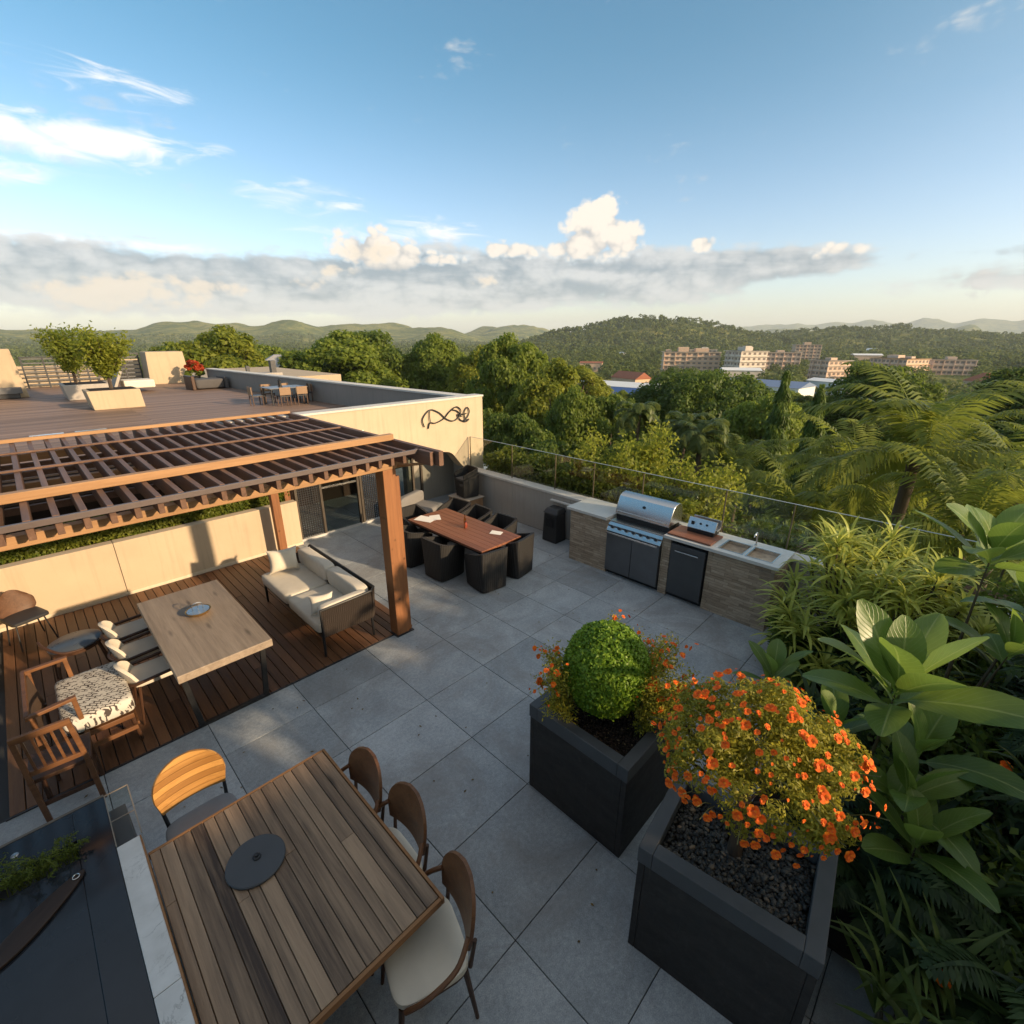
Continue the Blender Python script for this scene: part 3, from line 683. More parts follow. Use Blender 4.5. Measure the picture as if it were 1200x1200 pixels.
def condiment(name, label, x, y, h, m):
    t = thing(name, label, 'bottle', (x,y,.636)); MB().lathe([(.001,0),(.022,0),(.022,h*.5),(.009,h*.68),(.009,h*.9)],14).build('glass', m, t, smooth=True); MB().lathe([(.011,h*.9),(.011,h),(.001,h)],10).build('cap', BLACKM, t, smooth=True)
condiment('sauce_bottle','short amber sauce bottle in the middle of the slatted table',4.72,5.72,.11,TERRA); condiment('sauce_bottle','short red brown sauce bottle beside the amber one',4.77,5.76,.10,m_plain('red_sauce',(.25,.03,.015),.2))
condiment('sauce_bottle','taller clear oil bottle behind the small sauce bottles',4.80,5.82,.20,m_glass('oil_glass',(.8,.6,.25)))

# cabinet and stacked chairs in the corner
t = thing('corner_cabinet', 'low pale wooden cabinet in the corner carrying stacked dark chairs', 'cabinet', (6.34,7.62,0))
MB().box(-.24,.24,-.28,.28,.03,.36).build('carcass', m_wood('cabinet_wood',(.19,.10,.05),(.36,.22,.12),'Z',1,.5), t, bevel=.005); MB().box(-.26,.26,-.30,.30,.362,.385).build('top', m_plain('cabinet_top',(.42,.35,.28),.5), t, bevel=.004)
MB().box(-.247,-.241,-.26,-.005,.06,.34).build('door', bpy.data.materials['cabinet_wood'], t); MB().box(-.247,-.241,.005,.26,.06,.34).build('door', bpy.data.materials['cabinet_wood'], t)
dup(c,(6.36,7.60,.386),R(80),'dark wicker chair standing on the corner cabinet, lower of the stacked pair','dark chairs stacked on the corner cabinet',.78)
dup(c,(6.36,7.63,.50),R(86),'dark wicker chair on top of the stack on the corner cabinet','dark chairs stacked on the corner cabinet',.76)
# waste bin with wall rail
t = thing('waste_bin', 'tall black bin against the grey wall beside the kitchen', 'bin', (6.52,5.30,0))
b = MB(); v = [(-.15,-.17,0),(.15,-.17,0),(.15,.17,0),(-.15,.17,0),(-.13,-.15,.55),(.13,-.15,.55),(.13,.15,.55),(-.13,.15,.55)]; b.add(v,[(0,3,2,1),(4,5,6,7),(0,1,5,4),(1,2,6,5),(2,3,7,6),(3,0,4,7)]); b.build('body', m_plain('black_plastic',(.022,.021,.021),.45,0,.5,.2), t, bevel=.02)
b = MB(); v = [(-.15,-.165,.552),(.15,-.165,.552),(.15,.165,.552),(-.15,.165,.552),(-.08,-.13,.64),(.13,-.13,.64),(.13,.13,.64),(-.08,.13,.64)]; b.add(v,[(0,3,2,1),(4,5,6,7),(0,1,5,4),(1,2,6,5),(2,3,7,6),(3,0,4,7)]); b.build('lid', bpy.data.materials['black_plastic'], t, bevel=.015)
MB().box(-.153,-.146,-.09,.09,.30,.46).build('flap', BLACKM, t, bevel=.004)
MB().box(6.64,6.70,4.72,5.52,.70,.725).build('wall_rail', COPING); tag(bpy.data.objects['wall_rail'],'slim pale ledge fixed on the grey wall above the bin','ledge')

# ------------------------------------------------------------------ outdoor kitchen
t = thing('kitchen_island', 'outdoor kitchen island of split ledgestone with a pale counter', 'kitchen island', (0,0,0))
b = MB(); b.box(6.09,6.70,3.86,4.60,.001,.898); b.box(6.09,6.70,2.80,2.93,.001,.898); b.box(6.09,6.70,1.42,2.26,.001,.898); b.box(6.45,6.70,2.26,3.86,.001,.898)
b.build('stone_base', LEDGE, t)
MB().box(6.13,6.45,2.26,3.86,.001,.06).build('plinth', BLACKM, t)
b = MB(); b.box(6.045,6.715,3.875,4.66,.90,.945); b.box(6.60,6.715,2.9,3.874,.90,.945); b.box(6.045,6.715,2.22,2.899,.90,.945); b.box(6.045,6.14,1.38,2.219,.90,.945); b.box(6.50,6.715,1.38,2.219,.90,.945); b.box(6.141,6.499,1.38,1.49,.90,.945); b.box(6.141,6.499,1.81,1.85,.90,.945); b.box(6.141,6.499,2.16,2.219,.90,.945)
b.build('countertop', QUARTZ, t, bevel=.003)
def basin(y0, y1):
    b = MB(); b.box(6.142,6.498,y0,y1,.78,.785); b.box(6.142,6.146,y0,y1,.785,.943); b.box(6.494,6.498,y0,y1,.785,.943); b.box(6.146,6.494,y0,y0+.004,.785,.943); b.box(6.146,6.494,y1-.004,y1,.785,.943)
    b.box(6.13,6.51,y0-.012,y0,.946,.951); b.box(6.13,6.51,y1,y1+.012,.946,.951); b.box(6.13,6.142,y0,y1,.946,.951); b.box(6.498,6.51,y0,y1,.946,.951)
    return b.build('sink_basin', STEEL, t)
basin(1.495,1.805); basin(1.855,2.155)
# built in grill
g_ = thing('gas_grill', 'large stainless steel gas grill with hood built into the stone kitchen', 'grill', (6.09,3.395,0))
MB().box(-.02,.50,-.455,.455,.075,.84).build('firebox', STEELD, g_)
for y0, y1 in ((-.452,-.004),(.004,.452)): o = MB().box(-.045,-.022,y0,y1,.08,.745).build('door', STEELD, g_, bevel=.004)
b = MB(); b.bar((-.085,-.43,.735),(-.085,.43,.735),.022,.022)
for y in (-.4,0,.4): b.bar((-.085,y,.735),(-.045,y,.735),.014,.014)
b.build('door_handle', STEEL, g_, bevel=.005)
b = MB(); b.add([(-.055,-.46,.755),(-.055,.46,.755),(.02,.46,.885),(.02,-.46,.885),(.12,-.46,.755),(.12,.46,.755),(.12,.46,.885),(.12,-.46,.885)],[(0,1,2,3)[::-1],(4,7,6,5)[::-1],(0,3,7,4)[::-1],(1,5,6,2)[::-1],(3,2,6,7)[::-1],(0,4,5,1)[::-1]]); pn = b.build('control_panel', STEEL, g_, bevel=.004)
KN = m_plain('knob',(.02,.02,.021),.3,.2)
for k in range(7):
    y = -.37+.74*k/6; M = Matrix.Translation((-.02,y,.818)) @ Matrix.Rotation(R(-60),4,'Y')
    MB().lathe([(.034,0),(.034,.008),(.001,.009)],18).xf(M).build('knob_ring', STEEL, pn, smooth=True); MB().lathe([(.025,.009),(.022,.035),(.001,.037)],18).xf(M).build('knob', KN, pn, smooth=True)
MB().box(.015,.22,-.47,.47,.888,.905).build('front_shelf', STEEL, g_, bevel=.004)
MB().box(.20,.52,-.45,.45,.906,.96).build('grill_body', BLACKM, g_)
b = MB(); b.box(.205,.22,-.44,.44,.945,.985); b.build('grate_slot', STEEL, g_)
hp = [(.16,.985),(.20,1.10),(.27,1.25),(.33,1.285),(.43,1.295),(.52,1.26),(.555,1.16),(.555,.985)]
n = len(hp); b = MB(); b.add([(x,-.46,z) for x,z in hp]+[(x,.46,z) for x,z in hp],[tuple(range(n)),tuple(range(2*n-1,n-1,-1))]+[(i,n+i,n+(i+1)%n,(i+1)%n) for i in range(n)]); o = b.build('hood', STEEL, g_, smooth=25, bevel=.006)
HOOD = o; bm = bmesh.new(); bm.from_mesh(o.data); bmesh.ops.recalc_face_normals(bm, faces=bm.faces); bm.to_mesh(o.data); bm.free()
M = Matrix.Translation((.222,0,1.165)) @ Matrix.Rotation(R(-65),4,'Y'); MB().lathe([(.022,0),(.022,.008),(.001,.009)],16).xf(M).build('thermometer', BLACKM, HOOD, smooth=True)
b = MB(); b.bar((.135,-.40,1.035),(.135,.40,1.035),.022,.022); b.bar((.135,-.36,1.035),(.18,-.36,1.035),.014,.014); b.bar((.135,.36,1.035),(.18,.36,1.035),.014,.014); b.build('hood_handle', STEEL, HOOD, bevel=.005)
f_ = thing('undercounter_fridge', 'dark grey under counter fridge between the grill and the sinks', 'fridge', (6.09,2.53,0))
MB().box(.0,.34,-.255,.255,.065,.86).build('cabinet', BLACKM, f_); FD = MB().box(-.035,-.003,-.25,.25,.075,.85).build('door', GUNM, f_, bevel=.005)
b = MB(); b.bar((-.07,-.17,.77),(-.07,.17,.77),.016,.016); b.bar((-.07,-.15,.77),(-.035,-.15,.77),.012,.012); b.bar((-.07,.15,.77),(-.035,.15,.77),.012,.012); b.build('handle', STEEL, FD, bevel=.004)
t = thing('cutting_board', 'long red brown cutting board on the counter beside the grill', 'board', (6.30,2.58,.947)); MB().box(-.20,.22,-.33,.30,0,.025).build('board', BROWNB, t, bevel=.005)
t = thing('tabletop_cooker', 'small white and silver cooker with raised lid on the cutting board', 'cooker', (6.46,2.52,.973))
MB().box(-.10,.10,-.19,.19,0,.055).build('tray', BLACKM, t, bevel=.006)
b = MB(); b.bar((-.09,0,.06),(-.02,0,.20),.40,.02,(0,0,1)); b.build('front_panel', SILVER, t, bevel=.004)
b = MB(); b.box(-.0,.12,-.20,.20,.057,.075); b.box(.11,.12,-.20,.20,.076,.19); b.build('back_panel', SILVER, t, bevel=.004)
for y in (-.07,0.02): MB().lathe([(.016,0),(.014,.015),(.001,.016)],12).xf(Matrix.Translation((-.064,y,.14)) @ Matrix.Rotation(R(-63),4,'Y')).build('knob', KN, t, smooth=True)
MB().box(-.082,-.072,.11,.15,.11,.16).build('dial', KN, t)
t = thing('mixer_tap', 'slim steel tap standing behind the twin sinks', 'tap', (6.58,1.83,.946)); b = MB(); b.tube(spl([(0,0,0),(0,0,.14),(-.03,0,.19),(-.09,0,.19),(-.12,0,.15)],6),.010,8); b.build('spout', STEEL, t, smooth=True); MB().lathe([(.02,0),(.02,.012),(.001,.013)],14).build('tap_base', STEEL, t, smooth=True)

# ------------------------------------------------------------------ planters
def planter(label, loc, rz, sx, sy, h, gravel):
    t = thing('square_planter', label, 'planter', loc, rz)
    w = .085
    b = MB(); b.box(-sx/2,sx/2,-sy/2,-sy/2+.04,0,h-.12); b.box(-sx/2,sx/2,sy/2-.04,sy/2,0,h-.12); b.box(-sx/2,-sx/2+.04,-sy/2+.041,sy/2-.041,0,h-.12); b.box(sx/2-.04,sx/2,-sy/2+.041,sy/2-.041,0,h-.12); b.build('body', PLANT, t, bevel=.004)
    X, Y = sx/2+.006, sy/2+.006; b = MB(); b.box(-X,X,-Y,-Y+w,h-.119,h); b.box(-X,X,Y-w,Y,h-.119,h); b.box(-X,-X+w,-Y+w+.0005,Y-w-.0005,h-.119,h); b.box(X-w,X,-Y+w+.0005,Y-w-.0005,h-.119,h); b.build('rim', PRIM, t, bevel=.005)
    MB().box(-sx/2+.041,sx/2-.041,-sy/2+.041,sy/2-.041,.1,h-.11).build('soil', SOIL, t)
    # mulch chips or pebbles lying on the soil
    ico = bmesh.new(); bmesh.ops.create_icosphere(ico, subdivisions=1, radius=1); iv = np.array([v.co[:] for v in ico.verts]); fi = np.array([[v.index for v in f.verts] for f in ico.faces]); ico.free()
    N = 2600 if gravel else 4200; V = []; F = []
    P = np.column_stack([rng.uniform(-sx/2+w,sx/2-w,N), rng.uniform(-sy/2+w,sy/2-w,N), h-.105+rng.uniform(0,.022,N)])
    s = (rng.uniform(.007,.019,N) if gravel else rng.uniform(.004,.010,N))
    a = rng.uniform(0,6.28,N); st = np.column_stack([rng.uniform(.8,1.6,N), rng.uniform(.6,1.,N), rng.uniform(.45,.8,N)])
    q = iv[None]*st[:,None]*s[:,None,None]*(1+rng.uniform(-.22,.22,(N,len(iv),1)))
    ca, sa = np.cos(a)[:,None], np.sin(a)[:,None]
    q = np.stack([q[...,0]*ca-q[...,1]*sa, q[...,0]*sa+q[...,1]*ca, q[...,2]], -1) + P[:,None]
    F = (fi[None]+np.arange(N)[:,None,None]*len(iv)).reshape(-1,3)
    npmesh('gravel' if gravel else 'bark_mulch', q.reshape(-1,3), F, PEB if gravel else MULCH, t)['kind'] = 'stuff'
    return t
def m_isl(name, stops, rough):
    t = NT(name); return t.done(t.pbsdf(t.ramp(t.island(), stops), rough, 0, .35))
PEB = m_isl('black_pebbles', [(0,(.012,.012,.012)),(.6,(.035,.033,.03)),(.92,(.08,.07,.058)),(1,(.19,.13,.08))], .5)
MULCH = m_isl('bark_chips', [(0,(.012,.008,.006)),(.6,(.04,.024,.016)),(.95,(.09,.055,.033)),(1,(.22,.15,.08))], .8)
planter('square charcoal planter holding the round clipped ball', (2.69,1.605,0), 0, .79, .89, .86, False)
planter('larger charcoal planter of black pebbles holding the orange flowering bush', (2.27,.425,0), R(7), .66, .90, .87, True)
# ------------------------------------------------------------------ upper terrace
UZ = 1.74
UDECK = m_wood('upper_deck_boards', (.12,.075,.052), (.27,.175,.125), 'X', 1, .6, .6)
b = MB(); y = 9.42
while y < 27.2:
    xm = 6.95-(y-8.1)*.079+.12
    for x0, x1 in ((-6.2,-1.5),(-1.497,2.2),(2.203,xm)): b.box(x0,x1,y+.006,y+.17,UZ-.03,UZ)
    y += .176
structure(b.build('upper_deck', UDECK), 'sunlit brown boards of the upper roof terrace')
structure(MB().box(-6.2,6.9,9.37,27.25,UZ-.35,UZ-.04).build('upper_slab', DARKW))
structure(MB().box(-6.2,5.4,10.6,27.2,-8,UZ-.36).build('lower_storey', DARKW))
w = thing('upper_parapet', 'long grey parapet with pale coping along the right side of the upper terrace', 'wall', (0,0,0))
def wall_between(p, q, th, z0, z1, name, mat, par):
    p = Vector(p); q = Vector(q); d = (q-p).normalized(); n = Vector((d.y,-d.x))*th
    poly = [tuple(p), tuple(p+n), tuple(q+n), tuple(q)]
    if sum(a[0]*c[1]-c[0]*a[1] for a, c in zip(poly, poly[1:]+poly[:1])) < 0: poly.reverse()
    return MB().prism(poly, z0, z1).build(name, mat, par)
wall_between((7.0,8.37),(5.95,23.7),.26,UZ-.4,2.33,'wall_panel',m_stucco('parapet_render',(.27,.24,.215)),w); wall_between((6.97,8.385),(5.92,23.72),.32,2.331,2.37,'coping',COPING,w)
tag(MB().box(5.5,5.95,23.3,23.5,UZ,2.0).build('parapet_pier', GREYW), 'short grey pier at the far end of the upper terrace parapet', 'pier')
SCONC = m_stucco('sand_concrete', (.46,.36,.245))
def slab_wall(name, label, x0, x1, y0, y1, z0, z1, ins=.12):
    t = thing(name, label, 'wall', ((x0+x1)/2,(y0+y1)/2,z0)); hx, hy, h = (x1-x0)/2, (y1-y0)/2, z1-z0
    b = MB(); v = [(-hx,-hy,0),(hx,-hy,0),(hx,hy,0),(-hx,hy,0),(-hx+ins,-hy+.05,h),(hx-ins,-hy+.05,h),(hx-ins,hy-.05,h),(-hx+ins,hy-.05,h)]
    b.add(v,[(0,3,2,1),(4,5,6,7),(0,1,5,4),(1,2,6,5),(2,3,7,6),(3,0,4,7)]); b.build('wall_block', SCONC, t, bevel=.02)
    return t
t = slab_wall('slab_wall', 'sand coloured sloping wall with a grey bench at the far left of the upper terrace', -2.0, .42, 22.6, 23.3, UZ, UZ+1.5)
MB().box(-1.2,1.08,-.75,-.37,.16,.34).build('bench', m_plain('bench_grey',(.10,.10,.105),.6), t, bevel=.01); MB().box(-1.1,1.0,-.70,-.40,.02,.16).build('bench_base', DARKM, t)
t = slab_wall('slab_wall', 'sand coloured sloping wall at the far edge of the upper terrace, right of the slatted screen', 4.15, 5.62, 25.0, 26.2, UZ, UZ+1.28, .08)
def screen(label, x0, x1, y, z1):
    t = thing('slatted_screen', label, 'fence', (x0,y,UZ)); L = x1-x0; b = MB(); z = .12
    while z < z1-.06: b.box(.03,L-.03,-.012,.012,z,z+.05); z += .155
    b.build('slats', m_plain('screen_grey',(.07,.072,.075),.5) if 'screen_grey' not in bpy.data.materials else bpy.data.materials['screen_grey'], t)
    k = max(2, round(L/.7))
    for i in range(k+1): MB().box(L*i/k-.025,L*i/k+.025,-.03,.03,0,z1).build('post', DARKM, t)
    MB().box(-.03,L+.03,-.035,.035,z1,z1+.04).build('top_rail', DARKM, t)
screen('grey slatted screen on the upper terrace beside the wall with the bench', .55, 3.0, 26.2, 1.12)
screen('grey slatted screen on the upper terrace between tree and sloping wall', 3.1, 4.1, 26.0, 1.2)
tag(MB().box(.4,3.0,27.0,27.2,UZ-.4,UZ+.8).build('end_wall', SCONC), 'low sand coloured wall seen through the slatted screen', 'wall')
tag(MB().box(2.75,4.3,27.4,27.6,UZ-.4,UZ+.95).build('end_wall', SCONC), 'low pale wall behind the slatted screen next to the sloping wall', 'wall')
def trough(label, x0, x1, y0, y1, h, m):
    t = thing('planter_trough', label, 'planter', ((x0+x1)/2,(y0+y1)/2,UZ)); hx, hy = (x1-x0)/2, (y1-y0)/2; b = MB(); i = .07
    b.add([(-hx+i,-hy,0),(hx,-hy,0),(hx,hy,0),(-hx+i,hy,0),(-hx,-hy,h),(hx-.03,-hy+.02,h),(hx-.03,hy,h),(-hx,hy,h)],[(0,3,2,1),(4,5,6,7),(0,1,5,4),(1,2,6,5),(2,3,7,6),(3,0,4,7)]); b.build('trough', m, t, bevel=.02)
    MB().box(-hx+.1,hx-.1,-hy+.1,hy-.1,h+.001,h+.012).build('soil', SOIL, t)
    return t
trough('sand coloured trough holding the nearer small tree on the upper terrace', 1.40, 2.60, 17.1, 18.1, .50, SCONC)
trough('grey sided trough holding the farther small tree on the upper terrace', 1.15, 2.35, 20.4, 21.6, .46, GREYW)
t = thing('deck_lounger', 'pale slanted lounge seat between the two small trees on the upper terrace', 'seat', (2.75,22.2,UZ)); MB().bar((-.2,0,.1),(.1,0,.75),.9,.08).build('backrest', GREYW, t); MB().box(.1,1.0,-.45,.45,.15,.42).build('seat', CREAM, t, bevel=.04)
t = thing('low_sofa', 'low dark sofa at the far end of the upper terrace parapet', 'sofa', (5.35,21.6,UZ), R(4)); MB().cushion((0,0,.2),(1.0,.8,.36)).build('seat', m_fabric('sofa_grey',(.09,.085,.085)), t, smooth=True); MB().box(-.62,-.5,-.4,.4,0,.5).build('arm', LEGW, t, bevel=.02); MB().box(.5,.62,-.4,.4,0,.42).build('arm', bpy.data.materials['sofa_grey'], t, bevel=.02)
for x in (.05,.74): structure(MB().box(x,x+.52,13.15,13.5,UZ+.004,UZ+.012).build('skylight', m_plain('skylight_pane',(.42,.46,.50),.2) if 'skylight_pane' not in bpy.data.materials else bpy.data.materials['skylight_pane']))
# the upper dining set
t = thing('terrace_table', 'dark dining table of the upper terrace by the long parapet', 'table', (5.68,15.0,UZ)); t.scale = (.72,.72,.66); MB().box(-.75,.75,-.55,.55,.70,.735).build('tabletop', m_plain('slate_top',(.14,.14,.15),.35), t, bevel=.01)
for sx in (-1,1):
    for sy in (-1,1): MB().box(.66*sx-.03,.66*sx+.03,.46*sy-.03,.46*sy+.03,0,.70).build('leg', DARKM, t)
def small_chair(label, x, y, rz):
    t = thing('terrace_chair', label, 'chair', (x,y,UZ), R(rz), 'chairs round the upper terrace table'); t.scale = (.66,.66,.62); MB().box(-.22,.22,-.22,.22,.42,.46).build('seat', DARKM, t)
    MB().box(-.23,.23,-.245,-.222,.50,.84).build('backrest', m_wood('rattan',(.15,.09,.05),(.30,.19,.11),'X',1.5) if 'rattan' not in bpy.data.materials else bpy.data.materials['rattan'], t)
    for sx in (-1,1):
        for sy in (-1,1): MB().box(.2*sx-.018,.2*sx+.018,.2*sy-.018,.2*sy+.018,0,.42 if sy > 0 else .85).build('leg', LEGW, t)
    return t
c = small_chair('rattan backed chair at the left end of the upper terrace table', 4.92,15.15,-90)
for x,y,r,lb in ((5.45,14.5,0,'rattan backed chair on the near side of the upper terrace table, left one'),(5.92,14.48,0,'rattan backed chair on the near side of the upper terrace table, right one'),(6.30,15.0,90,'rattan backed chair squeezed between the upper terrace table and the parapet'),(5.42,15.6,180,'rattan backed chair on the far side of the upper terrace table, left one'),(5.95,15.6,180,'rattan backed chair on the far side of the upper terrace table, right one')): dup(c,(x,y,UZ),R(r),lb)
t = thing('table_lantern', 'small black lantern standing on the upper terrace table', 'lantern', (5.6,15.05,UZ+.487)); MB().lathe([(.06,0),(.06,.02),(.045,.03),(.045,.16),(.06,.17),(.02,.22)],10).build('lantern_body', BLACKM, t, smooth=True)
# service roof beyond the parapet
tag(MB().box(9.0,16.5,33,46,-8,1.15).build('neighbour_roof', SCONC), 'flat sand coloured roof beyond the upper parapet', 'building')
t = thing('roof_unit', 'grey metal plant unit on the flat sand coloured roof', 'roof unit', (11.8,34.5,1.15)); MB().box(-1.1,1.1,-.6,.6,0,.25).build('base', GREYW, t); MB().box(.6,.9,-.2,.2,.251,1.0).build('flue', DARKM, t); MB().box(-.9,-.7,-.1,.1,.251,.7).build('flue', DARKM, t)

# ------------------------------------------------------------------ foliage builders
def unit(v): return v/np.maximum(1e-9, np.linalg.norm(v, axis=-1, keepdims=True))
def rand_dirs(n): return unit(rng.normal(size=(n,3)))
def diamonds(P, Nn, L, W, T=None, fold=.0):
    """one pointed leaf (a quad) per position"""
    n = len(P)
    if T is None: T = rand_dirs(n)
    T = unit(T-Nn*np.sum(T*Nn,1,keepdims=True)); B = np.cross(Nn, T)
    L = np.broadcast_to(np.asarray(L, float), (n,))[:,None]; W = np.broadcast_to(np.asarray(W, float), (n,))[:,None]
    V = np.stack([P-T*L/2, P+B*W/2-T*L*.08+Nn*fold*W, P+T*L/2, P-B*W/2-T*L*.08+Nn*fold*W], 1).reshape(-1,3)
    return V, np.arange(4*n).reshape(-1,4)
def blobs_crown(nb, rad, br, per, leaf, seed=0, shell=.62, up=.25, bottom=-.5):
    """leaf positions and normals of a clumpy crown centred on the origin"""
    d = rand_dirs(nb*3); d = d[d[:,2] > bottom][:nb]; nb = len(d)
    C = d*np.array(rad)*(rng.uniform(shell,1.0,(nb,1))**.6)
    rr = br*rng.uniform(.6,1.35,nb)
    cnt = np.maximum(8, (per*(rr/br)**2).astype(int)); idx = np.repeat(np.arange(nb), cnt)
    dd = unit(rand_dirs(len(idx))+np.array([0,0,up])+.45*unit(C)[idx])
    P = C[idx]+dd*(rr[idx]*rng.uniform(.55,1.08,len(idx)))[:,None]*np.array([1,1,.78])
    N = unit(dd+rng.normal(scale=.55,size=dd.shape)+np.array([0,0,.3]))
    return P, N
LEAF_BROAD = m_leaf('broadleaf', (.055,.098,.014), (.205,.25,.036), .48, .55, clump=.35)
LEAF_GOLD = m_leaf('golden_leaf', (.085,.118,.014), (.27,.285,.036), .48, .55, clump=.4)
LEAF_DARK = m_leaf('dark_leaf', (.034,.068,.013), (.14,.185,.03), .45, .5, clump=.4)
LEAF_PALM = m_leaf('palm_leaf', (.034,.066,.012), (.205,.232,.036), .45, .45, clump=.5)
BARK = m_wood('tree_bark', (.035,.025,.018), (.12,.09,.065), 'Z', 1, .9)
def trunk(h, r, spread, nl, top=.75):
    b = MB(); b.tube([(0,0,0),(.03*h*.2,0,h*.35),(0,.02*h,h*.62),(.02,.0,h*top)],[r,r*.8,r*.6,r*.3],9)
    for k in range(nl):
        a = 2.4*k+random.uniform(-.4,.4); z = h*random.uniform(.3,.6); q = spread*random.uniform(.5,.85)
        b.tube([(0,0,z),(q*.4*math.cos(a),q*.4*math.sin(a),z+h*.1),(q*math.cos(a),q*math.sin(a),z+h*.24)],[r*.45,r*.3,r*.1],6)
    return b
def make_tree(name, label, h, rad, nb, br, per, leaf, mat, cz=None, group=None, shell=.62, nl=6):
    t = thing(name, label, 'tree', (0,0,0), 0, group); cz = cz or h-rad[2]
    trunk(h, .025*h, rad[0]*.8, nl).build('trunk', BARK, t, smooth=True)
    P, N = blobs_crown(nb, rad, br, per, leaf, shell=shell); P[:,2] += cz
    V, F = diamonds(P, N, leaf*rng.uniform(.7,1.35,len(P)), leaf*.62*rng.uniform(.8,1.2,len(P)), fold=.12)
    npmesh('crown', V, F, mat, t); return t
def frond_quads(V, L, e0, az, droop, nleaf, ll, base, width=.035, twist=.35):
    """append one feather frond (rachis + leaflets) to V as quads"""
    p = np.array(base, float); e = e0; step = L/nleaf; ca, sa = math.cos(az), math.sin(az); side = np.array([-sa,ca,0]); rad_p = p.copy()
    for k in range(nleaf):
        d = np.array([math.cos(e)*ca, math.cos(e)*sa, math.sin(e)]); q = p+d*step; t = k/nleaf
        up = np.cross(d, -side); up = up if up[2] > 0 else -up
        w = .018*(1-t)+.006; V.append([p-side*w, p+side*w, q+side*w*.9, q-side*w*.9])
        if t > .06:
            l = ll*(math.sin(math.pi*min(1,(t*.86+.12)))**.7)*random.uniform(.85,1.1)
            for s in (-1,1):
                dr = unit((side*s*.85+d*.55+np.array([0,0,-1])*random.uniform(.22,.42)+up*.12)[None])[0]
                m = q+dr*l*.5+np.array([0,0,.03*l]); tip = q+dr*l+np.array([0,0,-.18*l]); n = unit(np.cross(dr, up)[None])[0]*width*.5
                V.append([q, m+n, tip, m-n])
        p = q; e -= droop/nleaf*(.4+1.3*t)
def make_palm(name, label, h, nf, L, mat, droop=1.6, nleaf=34, ll=.5, group=None):
    t = thing(name, label, 'palm tree', (0,0,0), 0, group)
    b = MB(); b.tube([(0,0,0),(.15,.05,h*.5),(.05,0,h)],[.17,.13,.14],10); b.build('trunk', BARK, t, smooth=True)
    V = []
    for k in range(nf): frond_quads(V, L*random.uniform(.8,1.1), random.uniform(-.1,1.35), k*2.399+random.uniform(-.2,.2), droop*random.uniform(.75,1.2), nleaf, ll, (.05,0,h), .075)
    V = np.array(V).reshape(-1,3); npmesh('crown', V, np.arange(len(V)).reshape(-1,4), mat, t); return t
def make_weeper(name, label, h, r, n, mat, group=None):
    """columnar tree of hanging leaves"""
    t = thing(name, label, 'tree', (0,0,0), 0, group); MB().tube([(0,0,0),(0,0,h*.9)],[.14,.03],8).build('trunk', BARK, t, smooth=True)
    z = h*(.22+.78*rng.uniform(0,1,n)**.8); a = rng.uniform(0,6.283,n); k = (1-(z/h)**3)*.85+.15; q = r*k*np.sqrt(rng.uniform(.15,1,n))*(1+.25*np.sin(z*5+a*2))
    P = np.column_stack([q*np.cos(a), q*np.sin(a), z]); out = np.column_stack([np.cos(a),np.sin(a),np.zeros(n)])
    T = unit(out*.55+np.array([0,0,-1])+rng.normal(scale=.2,size=(n,3))); N = unit(out+rng.normal(scale=.4,size=(n,3))+np.array([0,0,.35]))
    V, F = diamonds(P, N, .34*rng.uniform(.6,1.3,n), .075, T); npmesh('crown', V, F, mat, t); return t

# small trees on the upper terrace
def vase_tree(label, x, y, z, h, r, mat):
    t = thing('small_tree', label, 'tree', (x,y,z), 0); b = MB(); P = []; N = []
    b.tube([(0,0,0),(.01,0,h*.3)],[.05,.045],8)
    for k in range(24):
        a = 2.4*k; q = r*random.uniform(.25,1.0); hh = h*random.uniform(.72,1.0)*(1-.12*q/r); tip = Vector((q*math.cos(a),q*math.sin(a),hh)); mid = tip*.5+Vector((0,0,h*.10))*.5; mid.x *= .75; mid.y *= .75
        pts = spl([(0,0,h*.27),mid,tip], 8); b.tube(pts, [.02*(1-i/len(pts))+.004 for i in range(len(pts))], 5)
        for p in pts[3:]:
            for _ in range(16): P.append(p+Vector(rng.normal(scale=.085,size=3)))
    P = np.array([p[:] for p in P]); N = unit(rand_dirs(len(P))+np.array([0,0,.4]))
    b.build('trunk', BARK, t, smooth=True); V, F = diamonds(P, N, .11*rng.uniform(.7,1.3,len(P)), .05); npmesh('crown', V, F, mat, t)
vase_tree('nearer golden green small tree in the sand coloured trough', 2.0,17.6,UZ+.5,1.62,.62,LEAF_GOLD); vase_tree('farther golden green small tree behind the sand coloured trough', 1.55,21.0,UZ+.46,1.72,.85,LEAF_GOLD)
RED = m_leaf('red_leaf',(.25,.03,.01),(.50,.08,.02),.3)
t = thing('potted_plant', 'red leaved plant in a pot at the end of the upper terrace', 'potted plant', (5.55,23.9,UZ)); t.scale = (.72,.72,.72); MB().lathe([(.2,0),(.28,.45),(.25,.46),(.001,.4)],16).build('pot', DARKM, t, smooth=True)
P, N = blobs_crown(14,(.42,.42,.36),.16,90,.1); P[:,2] += 1.0; V, F = diamonds(P,N,.12,.06); npmesh('foliage',V,F,RED,t)
P, N = blobs_crown(14,(.40,.40,.22),.16,90,.1); P[:,2] += .55; V, F = diamonds(P,N,.12,.06); npmesh('lower_foliage',V,F,LEAF_BROAD,t)

